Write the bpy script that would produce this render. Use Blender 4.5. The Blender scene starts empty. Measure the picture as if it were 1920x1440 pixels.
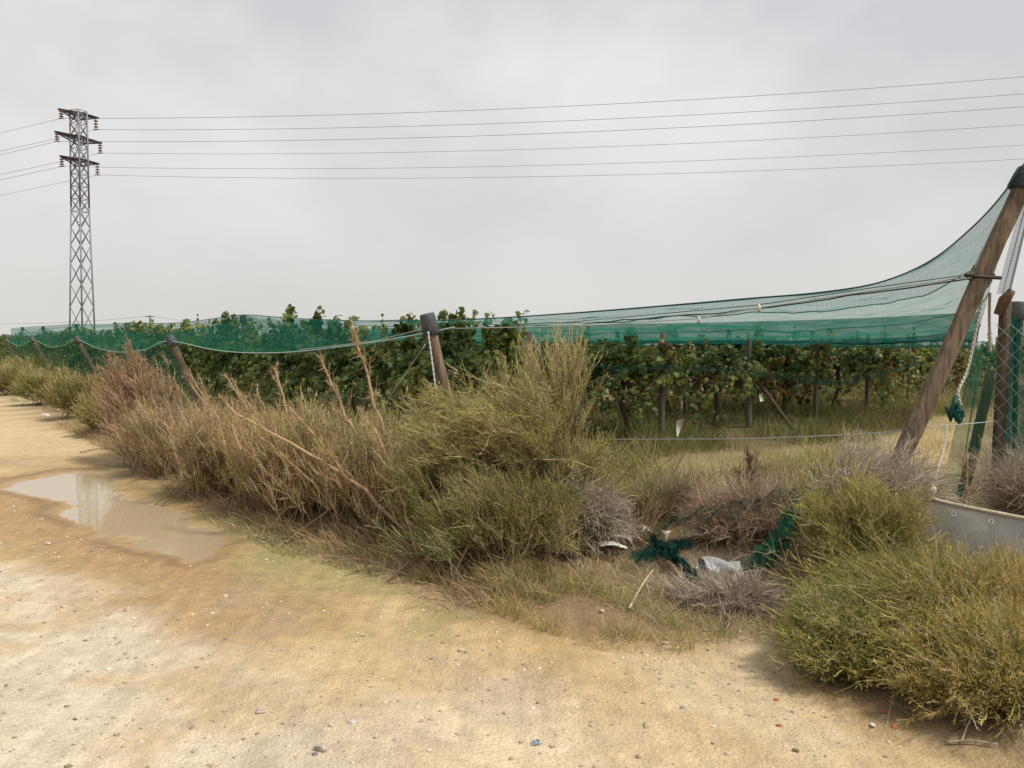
import bpy, math
import numpy as np
from mathutils import Vector

# ------------------------------------------------------------------ camera, world, sun, exposure
scene = bpy.context.scene
COL = scene.collection
F_PX, CX, CY, HOR, CAM_H = 1478.0, 960.0, 720.0, 645.0, 1.65
PITCH = math.atan((CY - HOR) / F_PX)
cam_d = bpy.data.cameras.new('camera')
cam = bpy.data.objects.new('camera', cam_d); COL.objects.link(cam)
cam.location = (0, 0, CAM_H)
cam.rotation_euler = (math.pi / 2 - PITCH, 0, 0)
cam_d.sensor_fit = 'HORIZONTAL'
cam_d.angle = 2 * math.atan(960 / F_PX)
cam_d.clip_start, cam_d.clip_end = 0.05, 3000
scene.camera = cam

SUN_EL, SUN_AZ = math.radians(58), math.radians(118)      # azimuth from +Y (ahead) towards +X (right)
world = bpy.data.worlds.new('World'); scene.world = world; world.use_nodes = True
nt = world.node_tree; nt.nodes.clear()
def wn(t, **k):
    n = nt.nodes.new(t)
    for a, b in k.items(): setattr(n, a, b)
    return n
out = wn('ShaderNodeOutputWorld')
sky = wn('ShaderNodeTexSky', sky_type='NISHITA', sun_disc=False)
sky.sun_elevation = SUN_EL; sky.sun_rotation = SUN_AZ
sky.air_density = 1.2; sky.dust_density = 4.0
bg1 = wn('ShaderNodeBackground'); bg1.inputs[1].default_value = 0.10
nt.links.new(sky.outputs[0], bg1.inputs[0])
tc = wn('ShaderNodeTexCoord')
mp = wn('ShaderNodeMapping'); mp.inputs['Scale'].default_value = (1.0, 1.0, 1.6); mp.inputs['Location'].default_value = (0.35, 0.1, 0.2)
nt.links.new(tc.outputs['Generated'], mp.inputs[0])
n1 = wn('ShaderNodeTexNoise'); n1.inputs['Scale'].default_value = 3.0; n1.inputs['Detail'].default_value = 4; n1.inputs['Roughness'].default_value = .5
n2 = wn('ShaderNodeTexNoise'); n2.inputs['Scale'].default_value = 1.9; n2.inputs['Detail'].default_value = 3
nt.links.new(mp.outputs[0], n1.inputs[0]); nt.links.new(mp.outputs[0], n2.inputs[0])
r1 = wn('ShaderNodeValToRGB')
r1.color_ramp.elements[0].position = .36; r1.color_ramp.elements[0].color = (.595, .598, .61, 1)
r1.color_ramp.elements[1].position = .66; r1.color_ramp.elements[1].color = (.80, .80, .795, 1)
nt.links.new(n1.outputs[0], r1.inputs[0])
# haze towards the horizon, the same all the way round
sep = wn('ShaderNodeSeparateXYZ'); nt.links.new(tc.outputs['Generated'], sep.inputs[0])
hz = wn('ShaderNodeMapRange'); hz.inputs[1].default_value = 0.0; hz.inputs[2].default_value = .34; hz.inputs[3].default_value = 1; hz.inputs[4].default_value = 0
nt.links.new(sep.outputs[2], hz.inputs[0])
mixh = wn('ShaderNodeMixRGB'); mixh.inputs[2].default_value = (.66, .645, .622, 1)
nt.links.new(hz.outputs[0], mixh.inputs[0]); nt.links.new(r1.outputs[0], mixh.inputs[1])
bg2 = wn('ShaderNodeBackground'); bg2.inputs[1].default_value = 0.92
nt.links.new(mixh.outputs[0], bg2.inputs[0])
cv = wn('ShaderNodeMapRange'); cv.inputs[1].default_value = .42; cv.inputs[2].default_value = .62; cv.inputs[3].default_value = .90; cv.inputs[4].default_value = .97
nt.links.new(n2.outputs[0], cv.inputs[0])
mxw = wn('ShaderNodeMixShader')
nt.links.new(cv.outputs[0], mxw.inputs[0]); nt.links.new(bg1.outputs[0], mxw.inputs[1]); nt.links.new(bg2.outputs[0], mxw.inputs[2])
nt.links.new(mxw.outputs[0], out.inputs[0])

sun_d = bpy.data.lights.new('sun', 'SUN'); sun_d.energy = 3.3; sun_d.angle = math.radians(6); sun_d.color = (1, .95, .87)
sun = bpy.data.objects.new('sun', sun_d); COL.objects.link(sun)
sdir = Vector((math.cos(SUN_EL) * math.sin(SUN_AZ), math.cos(SUN_EL) * math.cos(SUN_AZ), math.sin(SUN_EL)))
sun.rotation_euler = (-sdir).to_track_quat('-Z', 'Y').to_euler(); sun.location = (0, 0, 40)

vs = scene.view_settings
vs.view_transform = 'Standard'; vs.look = 'None'; vs.exposure = 0.27; vs.gamma = 1; vs.use_curve_mapping = False

# ------------------------------------------------------------------ helpers
R = np.random.default_rng(11)
cp, sp = math.cos(PITCH), math.sin(PITCH)
def ray(px, py):
    a, b = (px - CX) / F_PX, -(py - CY) / F_PX
    return np.array([a, cp + b * sp, -sp + b * cp])
def P(px, py, Y):                       # pixel direction at depth Y
    d = ray(px, py); t = Y / d[1]
    return np.array([d[0] * t, Y, CAM_H + d[2] * t])
def G(px, py, z=0.0):                   # pixel on the ground
    d = ray(px, py); t = (z - CAM_H) / d[2]
    return np.array([d[0] * t, d[1] * t, z])
def norm(v): return v / np.maximum(np.linalg.norm(v, axis=-1, keepdims=True), 1e-9)
U2 = np.array([-.617, .787]); V2 = np.array([.787, .617])      # along the fence, across it
A2 = np.array([-.73, 8.3])

def hashn(i, j, s): 
    v = np.sin(i * 127.1 + j * 311.7 + s * 74.7) * 43758.5453
    return v - np.floor(v)
def vn(x, y, sc, s=0):
    x = x * sc; y = y * sc
    i, j = np.floor(x), np.floor(y); f, g = x - i, y - j
    f = f * f * (3 - 2 * f); g = g * g * (3 - 2 * g)
    a = hashn(i, j, s); b = hashn(i + 1, j, s); c = hashn(i, j + 1, s); d = hashn(i + 1, j + 1, s)
    return a + (b - a) * f + (c - a) * g + (a - b - c + d) * f * g
def fbm(x, y, sc, s=0, o=4):
    v = 0; a = .5
    for k in range(o): v = v + a * vn(x, y, sc, s + k * 3.1); sc *= 2.03; a *= .5
    return v / (1 - .5 ** o)
def sstep(a, b, x):
    t = np.clip((x - a) / (b - a), 0, 1); return t * t * (3 - 2 * t)

class Geo:
    def __init__(s): s.V = []; s.F = {}; s.C = []; s.n = 0; s.UV = None
    def add(s, v, f, c=None):
        v = np.asarray(v, float).reshape(-1, 3)
        if c is None: c = np.ones((len(v), 3)) * .5
        c = np.broadcast_to(np.asarray(c, float), (len(v), 3))
        s.V.append(v); s.C.append(c)
        if not isinstance(f, (list, tuple)): f = [f]
        for q in f:
            q = np.asarray(q, np.int64)
            if len(q): s.F.setdefault(q.shape[1], []).append(q + s.n)
        s.n += len(v); return s
    def merge(s, o):
        for k, l in o.F.items():
            for q in l: s.F.setdefault(k, []).append(q + s.n)
        s.V += o.V; s.C += o.C; s.n += o.n; return s
    def mesh(s, name, mat, smooth=False, off=(0, 0, 0)):
        V = np.concatenate(s.V) - np.asarray(off); C = np.concatenate(s.C)
        me = bpy.data.meshes.new(name)
        me.vertices.add(len(V)); me.vertices.foreach_set('co', V.ravel().astype(np.float32))
        idx, tot = [], []
        for k, l in s.F.items():
            q = np.concatenate(l); idx.append(q.ravel()); tot.append(np.full(len(q), k))
        idx = np.concatenate(idx); tot = np.concatenate(tot); st = np.concatenate([[0], np.cumsum(tot)[:-1]])
        me.loops.add(len(idx)); me.loops.foreach_set('vertex_index', idx.astype(np.int32))
        me.polygons.add(len(tot)); me.polygons.foreach_set('loop_start', st.astype(np.int32)); me.polygons.foreach_set('loop_total', tot.astype(np.int32))
        if smooth: me.polygons.foreach_set('use_smooth', np.ones(len(tot), bool))
        a = me.color_attributes.new('Col', 'FLOAT_COLOR', 'POINT')
        a.data.foreach_set('color', np.concatenate([C, np.ones((len(C), 1))], 1).ravel().astype(np.float32))
        if s.UV is not None:
            uv = me.uv_layers.new(name='UVMap'); uv.data.foreach_set('uv', s.UV[idx].ravel().astype(np.float32))
        me.update(calc_edges=True); me.validate()
        me.materials.append(mat)
        return me

def link(name, data, parent=None, loc=(0, 0, 0)):
    o = bpy.data.objects.new(name, data); COL.objects.link(o); o.location = [float(q) for q in loc]
    if parent: o.parent = parent
    return o
def tag(o, label=None, cat=None, group=None, kind=None):
    if label: o['label'] = label
    if cat: o['category'] = cat
    if group: o['group'] = group
    if kind: o['kind'] = kind
    return o
def thing(name, label, cat, loc=(0, 0, 0), group=None):
    return tag(link(name, None, None, loc), label, cat, group)
def part(name, geo, mat, root, smooth=False, kind=None):       # geo in world space
    base = np.array(root.location); p = root.parent
    while p is not None: base = base + np.array(p.location); p = p.parent
    return tag(link(name, geo.mesh(name, mat, smooth, base), root), kind=kind)
def solo(name, geo, mat, label, cat, group=None, smooth=False, kind=None, base=None):
    if base is None:
        V = np.concatenate(geo.V); base = [V[:, 0].mean(), V[:, 1].mean(), V[:, 2].min()]
    return tag(link(name, geo.mesh(name, mat, smooth, base), None, base), label, cat, group, kind)

# strands ------------------------------------------------------------
def curve(root, d, L, bend=None, wig=0.0, K=3):
    N = len(root); t = np.linspace(0, 1, K + 1)[None, :, None]
    L = np.broadcast_to(np.asarray(L, float), (N,))[:, None, None]
    p = root[:, None, :] + d[:, None, :] * L * t
    if bend is not None: p = p + np.broadcast_to(bend, (N, 3))[:, None, :] * L * t * t
    if wig:
        w = np.cumsum(R.normal(size=(N, K + 1, 3)), 1) * wig * L / math.sqrt(K); w -= w[:, :1]
        p = p + w
    return p
def ribbon(p, w, c, taper=.35):
    N, K1 = p.shape[:2]; w = np.broadcast_to(np.asarray(w, float), (N,))
    tan = norm(p[:, -1] - p[:, 0]); side = norm(np.cross(tan, R.normal(size=(N, 3))))
    ww = w[:, None] * np.linspace(1, taper, K1)[None]
    off = side[:, None] * ww[..., None] * .5
    v = np.stack([p - off, p + off], 2).reshape(-1, 3)
    b = np.arange(N)[:, None] * (2 * K1) + np.arange(K1 - 1)[None] * 2
    b = b.ravel(); f = np.stack([b, b + 1, b + 3, b + 2], 1)
    return v, f, np.repeat(np.broadcast_to(c, (N, 3)), 2 * K1, 0)
def tubes(p, r, c, S=3):
    N, K1 = p.shape[:2]
    r = np.broadcast_to(np.asarray(r, float), (N, K1)) if np.ndim(r) != 1 or np.shape(r) == (K1,) else np.repeat(np.asarray(r)[:, None], K1, 1)
    tan = np.gradient(p, axis=1); tan = norm(tan)
    ref = norm(np.cross(tan[:, :1], norm(R.normal(size=(N, 1, 3)))))
    a = norm(ref - tan * (ref * tan).sum(-1, keepdims=True)); b = np.cross(tan, a)
    ang = np.linspace(0, 2 * math.pi, S, endpoint=False)
    v = p[:, :, None] + r[..., None, None] * (a[:, :, None] * np.cos(ang)[:, None] + b[:, :, None] * np.sin(ang)[:, None])
    base = (np.arange(N)[:, None, None] * K1 + np.arange(K1 - 1)[None, :, None]) * S
    k = np.arange(S)[None, None]; k2 = (k + 1) % S
    f = np.stack([base + k, base + k2, base + S + k2, base + S + k], -1).reshape(-1, 4)
    caps = []
    if S > 3:
        e0 = (np.arange(N)[:, None] * K1) * S + np.arange(S)[::-1]; e1 = (np.arange(N)[:, None] * K1 + K1 - 1) * S + np.arange(S)
        caps = [np.concatenate([e0, e1])]
    return v.reshape(-1, 3), ([f] + caps if not caps or S != 4 else [np.concatenate([f] + caps)]), np.repeat(np.broadcast_to(c, (N, 3)), K1 * S, 0)
def children(p, n, lo=.15, hi=1.0):
    N, K1 = p.shape[:2]
    t = R.uniform(lo, hi, (N, n)) * (K1 - 1); i = np.minimum(t.astype(int), K1 - 2); f = (t - i)[..., None]
    ii = np.arange(N)[:, None]
    a, b = p[ii, i], p[ii, i + 1]
    return (a + (b - a) * f).reshape(-1, 3), norm((b - a).reshape(-1, 3)), np.repeat(np.arange(N), n), (t / (K1 - 1)).ravel()
FW = R.normal(size=(6, 3)); FPH = R.uniform(0, 6.28, (6, 3))
def flow(p, fr=1.6):
    o = np.zeros_like(p)
    for k in range(6):
        o += np.sin((p @ (FW[k] * fr))[:, None] + FPH[k]) * np.roll(norm(FW[k][None])[0], k)
    return o / 2.5
def pal(n, cols, var=.18, pos=None, fr=3.0):
    cols = np.array(cols); m = len(cols)
    if pos is None: q = R.uniform(0, m - 1e-6, n)
    else:
        q = (np.sin(pos[:, 0] * fr + 2 * np.sin(pos[:, 1] * fr * .8)) * .25 + np.sin(pos[:, 2] * fr * 1.4 + pos[:, 0] * 1.7) * .25 + .5 + R.normal(0, .22, n))
        q = np.clip(q, 0, .9999) * m
    return cols[q.astype(int)] * R.uniform(1 - var, 1 + var, (n, 1))

def line(pts, r, c, n=None, sag=0, S=4, wob=0):
    pts = np.array(pts, float)
    if n:
        t = np.concatenate([[0], np.cumsum(np.linalg.norm(np.diff(pts, axis=0), axis=1))]); t /= t[-1]; q = np.linspace(0, 1, n)
        pts = np.stack([np.interp(q, t, pts[:, k]) for k in range(3)], 1)
        pts[:, 2] -= sag * 4 * q * (1 - q)
        if wob: pts[1:-1] += R.normal(0, wob, (n - 2, 3))
    return tubes(pts[None], np.asarray(r), np.array([c]), S)
def spline(pts, n):
    pts = np.array(pts, float); t = np.concatenate([[0], np.cumsum(np.linalg.norm(np.diff(pts, axis=0), axis=1))]); t /= t[-1]
    q = np.linspace(0, 1, n); m = np.gradient(pts, t, axis=0)
    i = np.clip(np.searchsorted(t, q, 'right') - 1, 0, len(t) - 2); h = (t[i + 1] - t[i])[:, None]; s = ((q - t[i])[:, None]) / h
    return (2 * s**3 - 3 * s**2 + 1) * pts[i] + (s**3 - 2 * s**2 + s) * h * m[i] + (-2 * s**3 + 3 * s**2) * pts[i + 1] + (s**3 - s**2) * h * m[i + 1]
def beam(p, q, w, h=None):
    p, q = np.array(p, float), np.array(q, float); h = h or w
    d = norm((q - p)[None])[0]; a = np.cross(d, [0, 0, 1.0])
    if np.linalg.norm(a) < 1e-3: a = np.array([1.0, 0, 0])
    a = norm(a[None])[0]; b = np.cross(a, d)
    v = [e + a * sx * w / 2 + b * sy * h / 2 for e in (p, q) for sx, sy in ((-1, -1), (1, -1), (1, 1), (-1, 1))]
    return v, np.array([[0, 3, 2, 1], [4, 5, 6, 7], [0, 1, 5, 4], [1, 2, 6, 5], [2, 3, 7, 6], [3, 0, 4, 7]])
def sheet(grid, col, folds=0.0, fs=4.0):
    g = np.array(grid); n, m = g.shape[:2]
    ge = Geo(); i = (np.arange(n - 1)[:, None] * m + np.arange(m - 1)[None]).ravel()
    ge.add(g.reshape(-1, 3), np.stack([i, i + 1, i + m + 1, i + m], 1), col)
    du = np.concatenate([[0], np.cumsum(np.linalg.norm(np.diff(g[:, m // 2], axis=0), axis=1))])
    dv = np.concatenate([np.zeros((n, 1)), np.cumsum(np.linalg.norm(np.diff(g, axis=1), axis=2), 1)], 1)
    ge.UV = np.stack([np.repeat(du, m), dv.ravel()], 1)
    return ge

# ------------------------------------------------------------------ materials
def mat(name):
    m = bpy.data.materials.new(name); m.use_nodes = True
    t = m.node_tree; t.nodes.clear(); o = t.nodes.new('ShaderNodeOutputMaterial')
    return m, t, o
def N(t, ty, ins=None, **k):
    n = t.nodes.new(ty)
    for a, b in k.items(): setattr(n, a, b)
    for a, b in (ins or {}).items():
        if hasattr(b, 'is_output') or isinstance(b, bpy.types.NodeSocket): t.links.new(b, n.inputs[a])
        else: n.inputs[a].default_value = b
    return n
def attr_col(t): return N(t, 'ShaderNodeAttribute', attribute_name='Col').outputs['Color']
def veg_mat(name, trans=.3, rough=.6, spec=.25):
    m, t, o = mat(name); c = attr_col(t)
    b = N(t, 'ShaderNodeBsdfPrincipled', {'Base Color': c, 'Roughness': rough, 'Specular IOR Level': spec})
    tr = N(t, 'ShaderNodeBsdfTranslucent', {'Color': c})
    x = N(t, 'ShaderNodeMixShader', {0: trans, 1: b.outputs[0], 2: tr.outputs[0]})
    t.links.new(x.outputs[0], o.inputs[0]); return m
def rough_mat(name, rough=.8, nscale=20, amt=.35, bump=.2, stretch=(1, 1, 1), spec=.3, metal=0.0):
    m, t, o = mat(name); c = attr_col(t)
    tcn = N(t, 'ShaderNodeTexCoord'); mpn = N(t, 'ShaderNodeMapping', {0: tcn.outputs['Object'], 'Scale': stretch})
    n = N(t, 'ShaderNodeTexNoise', {0: mpn.outputs[0], 'Scale': nscale, 'Detail': 6.0, 'Roughness': .65})
    mr = N(t, 'ShaderNodeMapRange', {0: n.outputs[0], 1: .3, 2: .7, 3: 1 - amt, 4: 1 + amt})
    mx = N(t, 'ShaderNodeVectorMath', {0: c, 1: mr.outputs[0]}, operation='MULTIPLY')
    bp = N(t, 'ShaderNodeBump', {'Strength': bump, 'Distance': .02, 'Height': n.outputs[0]})
    b = N(t, 'ShaderNodeBsdfPrincipled', {'Base Color': mx.outputs[0], 'Roughness': rough, 'Specular IOR Level': spec, 'Metallic': metal, 'Normal': bp.outputs[0]})
    t.links.new(b.outputs[0], o.inputs[0]); return m
M_LEAF = veg_mat('vine_leaf', .45, .5, .4)
M_TWIG = veg_mat('shrub_twig', .3, .7, .2)
M_DRY = veg_mat('dry_stalk', .22, .75, .2)
M_BARK = rough_mat('bark', .9, 30, .4, .5, (1, 1, .25))
M_WOOD = rough_mat('weathered_wood', .88, 34, .6, .9, (1, 1, .07))
M_CAP = rough_mat('rubber_cap', .75, 22, .4, .5)
M_STEEL = rough_mat('galvanised_steel', .6, 3, .15, .0, metal=.15)
M_STONE = rough_mat('stone', .9, 40, .25, .4)
M_WIRE = rough_mat('wire', .5, 10, .1, 0, metal=.3)
M_ROPE = rough_mat('rope', .85, 60, .3, .3)
M_PLAST = rough_mat('plastic_sheet', .45, 8, .12, .2, spec=.5)
M_GRAPE = rough_mat('grape', .35, 30, .25, 0, spec=.5)

def net_mat(name, col, thread=.26, pitch=.016, lo=.35, hi=.8):
    m, t, o = mat(name)
    uv = N(t, 'ShaderNodeUVMap')
    sx = N(t, 'ShaderNodeSeparateXYZ', {0: uv.outputs[0]})
    fs = []
    for k in (0, 1):
        a = N(t, 'ShaderNodeMath', {0: sx.outputs[k], 1: pitch}, operation='DIVIDE')
        b = N(t, 'ShaderNodeMath', {0: a.outputs[0]}, operation='FRACT')
        fs.append(N(t, 'ShaderNodeMath', {0: b.outputs[0], 1: thread}, operation='LESS_THAN').outputs[0])
    mxx = N(t, 'ShaderNodeMath', {0: fs[0], 1: fs[1]}, operation='MAXIMUM')
    # the mesh holds finer threads between the main ones; their density wanders over the cloth
    mpn = N(t, 'ShaderNodeMapping', {0: uv.outputs[0], 'Scale': (1.2, 5, 1)})
    nz = N(t, 'ShaderNodeTexNoise', {0: mpn.outputs[0], 'Scale': 1.6, 'Detail': 4.0})
    mr = N(t, 'ShaderNodeMapRange', {0: nz.outputs[0], 1: .35, 2: .65, 3: lo * .5, 4: lo})
    a2 = N(t, 'ShaderNodeMapRange', {0: mxx.outputs[0], 3: mr.outputs[0], 4: hi})
    d = N(t, 'ShaderNodeBsdfDiffuse', {'Color': col}); tr = N(t, 'ShaderNodeBsdfTranslucent', {'Color': col})
    md = N(t, 'ShaderNodeMixShader', {0: .55, 1: d.outputs[0], 2: tr.outputs[0]})
    tp = N(t, 'ShaderNodeBsdfTransparent')
    x = N(t, 'ShaderNodeMixShader', {0: a2.outputs[0], 1: tp.outputs[0], 2: md.outputs[0]})
    t.links.new(x.outputs[0], o.inputs[0]); return m
M_NET = net_mat('green_net', (.022, .19, .125, 1), .24, .014, .40, .68)
M_NET0 = net_mat('green_net_near', (.024, .17, .125, 1), .28, .014, .46, .72)
M_NET2 = net_mat('green_net_doubled', (.009, .075, .056, 1), .3, .014, .78, .92)
M_NETD = net_mat('green_net_bunched', (.02, .07, .058, 1), .4, .012, .26, .55)

def ground_mat():
    m, t, o = mat('dirt'); c = attr_col(t)
    tcn = N(t, 'ShaderNodeTexCoord').outputs['Object']
    a = N(t, 'ShaderNodeTexNoise', {0: tcn, 'Scale': 9.0, 'Detail': 8.0, 'Roughness': .7})
    b = N(t, 'ShaderNodeTexNoise', {0: tcn, 'Scale': 130.0, 'Detail': 4.0, 'Roughness': .7})
    mpn = N(t, 'ShaderNodeMapping', {0: tcn, 'Rotation': (0, 0, -math.radians(38)), 'Scale': (9, 1.1, 1)})
    st = N(t, 'ShaderNodeTexNoise', {0: mpn.outputs[0], 'Scale': 1.6, 'Detail': 5.0})
    s1 = N(t, 'ShaderNodeMapRange', {0: a.outputs[0], 1: .3, 2: .7, 3: .80, 4: 1.18})
    s2 = N(t, 'ShaderNodeMapRange', {0: b.outputs[0], 1: .3, 2: .7, 3: .68, 4: 1.28})
    s3 = N(t, 'ShaderNodeMapRange', {0: st.outputs[0], 1: .35, 2: .65, 3: .92, 4: 1.07})
    k1 = N(t, 'ShaderNodeMath', {0: s1.outputs[0], 1: s2.outputs[0]}, operation='MULTIPLY')
    k2 = N(t, 'ShaderNodeMath', {0: k1.outputs[0], 1: s3.outputs[0]}, operation='MULTIPLY')
    mx = N(t, 'ShaderNodeVectorMath', {0: c, 1: k2.outputs[0]}, operation='MULTIPLY')
    vo = N(t, 'ShaderNodeTexVoronoi', {0: tcn, 'Scale': 55.0}); 
    hh = N(t, 'ShaderNodeMath', {0: b.outputs[0], 1: .7}, operation='MULTIPLY')
    h2 = N(t, 'ShaderNodeMath', {0: hh.outputs[0], 1: vo.outputs[0]}, operation='SUBTRACT')
    bp = N(t, 'ShaderNodeBump', {'Strength': .6, 'Distance': .014, 'Height': h2.outputs[0]})
    rg = N(t, 'ShaderNodeAttribute', attribute_name='Wet').outputs['Fac']
    rr = N(t, 'ShaderNodeMapRange', {0: rg, 3: .95, 4: .5})
    bs = N(t, 'ShaderNodeBsdfPrincipled', {'Base Color': mx.outputs[0], 'Roughness': rr.outputs[0], 'Specular IOR Level': .25, 'Normal': bp.outputs[0]})
    t.links.new(bs.outputs[0], o.inputs[0]); return m
M_DIRT = ground_mat()
def water_mat():
    m, t, o = mat('puddle_water')
    fr = N(t, 'ShaderNodeFresnel', {'IOR': 1.33})
    tcn = N(t, 'ShaderNodeTexCoord').outputs['Object']
    nz = N(t, 'ShaderNodeTexNoise', {0: tcn, 'Scale': 6.0, 'Detail': 2.0})
    bp = N(t, 'ShaderNodeBump', {'Strength': .03, 'Distance': .02, 'Height': nz.outputs[0]})
    gl = N(t, 'ShaderNodeBsdfGlossy', {'Color': (1, 1, 1, 1), 'Roughness': .05, 'Normal': bp.outputs[0]})
    tp = N(t, 'ShaderNodeBsdfTransparent', {'Color': (.86, .82, .74, 1)})
    df = N(t, 'ShaderNodeBsdfDiffuse', {'Color': (.52, .42, .28, 1)})            # silt in the water
    mu = N(t, 'ShaderNodeMixShader', {0: .6, 1: tp.outputs[0], 2: df.outputs[0]})
    x = N(t, 'ShaderNodeMixShader', {0: fr.outputs[0], 1: mu.outputs[0], 2: gl.outputs[0]})
    t.links.new(x.outputs[0], o.inputs[0]); return m
M_WATER = water_mat()

# ------------------------------------------------------------------ ground, dirt road, puddle
EDGE_PX = [(0, 735), (50, 765), (110, 800), (190, 838), (260, 868), (330, 905), (420, 960), (520, 1005), (640, 1045), (770, 1085), (880, 1145), (1000, 1185),
           (1130, 1225), (1300, 1228), (1440, 1190), (1480, 1260), (1600, 1345), (1700, 1395), (1820, 1450)]
edge = np.array([G(*q)[:2] for q in EDGE_PX])
far = edge[0] + U2 * 150
edge = np.vstack([far, edge, [[2.6, 1.2], [5, -8], [20, -60]]])
left = edge[::-1] + np.array([-.787, -.617]) * 7.5
ROAD = np.vstack([edge, left])
PUD = np.array([G(*q)[:2] for q in [(-12, 914), (40, 897), (125, 880), (195, 884), (230, 906), (275, 930), (335, 952), (400, 985), (440, 1012), (415, 1036), (360, 1050),
                                    (300, 1043), (240, 1022), (185, 996), (130, 978), (104, 960), (112, 938), (60, 926)]])
def seg_dist(x, y, poly, closed=True):
    d = np.full(x.shape, 1e9); n = len(poly)
    for k in range(n if closed else n - 1):
        a, b = poly[k], poly[(k + 1) % n]; e = b - a
        t = np.clip(((x - a[0]) * e[0] + (y - a[1]) * e[1]) / max(e @ e, 1e-9), 0, 1)
        d = np.minimum(d, np.hypot(x - a[0] - t * e[0], y - a[1] - t * e[1]))
    return d
def inside(x, y, poly):
    r = np.zeros(x.shape, bool); n = len(poly)
    for k in range(n):
        a, b = poly[k], poly[(k + 1) % n]
        if a[1] == b[1]: continue
        c = ((a[1] > y) != (b[1] > y)) & (x < (b[0] - a[0]) * (y - a[1]) / (b[1] - a[1]) + a[0]); r ^= c
    return r
def sd(x, y, poly):
    d = seg_dist(x, y, poly); return np.where(inside(x, y, poly), -d, d)
WATER_Z = -.03
def height(x, y):
    dp = sd(x, y, PUD) + (fbm(x, y, 2.2, 4) - .5) * .3 + (fbm(x, y, 9, 6) - .5) * .12
    dr = sd(x, y, ROAD)
    h = (fbm(x, y, .55, 1) - .5) * .05 + (fbm(x, y, 3.0, 9, 3) - .5) * .022
    rut = np.sin((x * V2[0] + y * V2[1]) * 5.2 + 2.5 * (fbm(x * .5, y * .5, .6, 3) - .5))
    h += rut * .014 * (dr < 0)
    h += sstep(0, .7, dr) * (.05 + .09 * (fbm(x, y, 1.3, 17) - .3))
    near = sstep(1.6, .1, dp)
    h = h * (1 - near * .9) - near * .006
    h = h + sstep(.14, -.4, dp) * -.062 * (.52 + .75 * sstep(.3, .65, fbm(x, y, 1.6, 8)))
    h += sstep(.5, .25, dp) * sstep(0.02, .2, dp) * .012
    return h
def axis(lo, hi, step, far, k=1.16):
    a = list(np.arange(lo, hi, step)); s = step; v = a[-1]; up = []
    while v < far: s *= k; v += s; up.append(v)
    s = step; v = lo; dn = []
    while v > -far: s *= k; v -= s; dn.append(v)
    return np.array(dn[::-1] + a + up)
gx = axis(-6.5, 4.6, .04, 900); gy = axis(2.4, 11.5, .04, 900)
X, Y = np.meshgrid(gx, gy); x, y = X.ravel(), Y.ravel()
z = np.where(np.hypot(x, y) < 130, height(x, y), 0.0)
dr = sd(x, y, ROAD) + (fbm(x, y, 1.5, 21) - .5) * .5
dp = sd(x, y, PUD) + (fbm(x, y, 2.2, 4) - .5) * .3 + (fbm(x, y, 9, 6) - .5) * .12
def mixc(c, d, k): return c * (1 - k[:, None]) + np.array(d) * k[:, None]
nzA, nzB = fbm(x, y, .5, 31), fbm(x, y, 1.4, 33)
c = np.tile(np.array([.375, .255, .12]), (len(x), 1))
c = mixc(c, (.44, .32, .17), sstep(.35, .65, nzB))
# dry pale crust on the middle of the track (left foreground) and the wheel-polished sweep at the right
pd = sd(x, y, np.array([G(*q)[:2] for q in [(-300, 1010), (130, 1070), (230, 1080), (330, 1095), (420, 1150), (480, 1200), (560, 1215), (640, 1270), (720, 1400), (740, 1500), (-300, 1700)]]))
pd2 = sd(x, y, np.array([G(*q)[:2] for q in [(640, 1260), (800, 1270), (1000, 1320), (1300, 1400), (1500, 1480), (1300, 1700), (500, 1700)]]))
wob = (fbm(x, y, 1.8, 41) - .5) * 1.1
c = mixc(c, (.51, .435, .318), sstep(.3, -.35, pd + wob) * (.45 + .55 * sstep(.3, .6, fbm(x, y, 2.6, 43))))
c = mixc(c, (.52, .43, .295), sstep(.6, -.4, pd2 + wob) * .8)
c = mixc(c, (.47, .36, .21), sstep(11, 16, np.hypot(x, y)) * (dr < 0) * sstep(.1, .3, dp))
sc = sd(x, y, np.array([G(*q)[:2] for q in [(1150, 1225), (1330, 1225), (1450, 1190), (1490, 1290), (1640, 1400), (1500, 1440), (1250, 1330)]]))
c = mixc(c, (.45, .36, .23), sstep(.25, -.2, sc + wob * .4) * .8)
band = seg_dist(x, y, np.array([G(*q)[:2] for q in [(20, 945), (150, 1010), (300, 1062), (430, 1105), (540, 1150)]]), False)
c = mixc(c, (.33, .215, .105), sstep(.75, .15, band + wob * .7) * .9)
c = mixc(c, (.30, .195, .10), sstep(.55, .7, fbm(x * V2[0] + y * V2[1], (x * U2[0] + y * U2[1]) * .22, 2.4, 47)) * (dr < -.1) * .22)
# grey worn gravel showing through
c = mixc(c, (.30, .25, .21), sstep(.62, .72, fbm(x, y, 1.1, 51)) * (dr < -.4) * .25)
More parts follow.
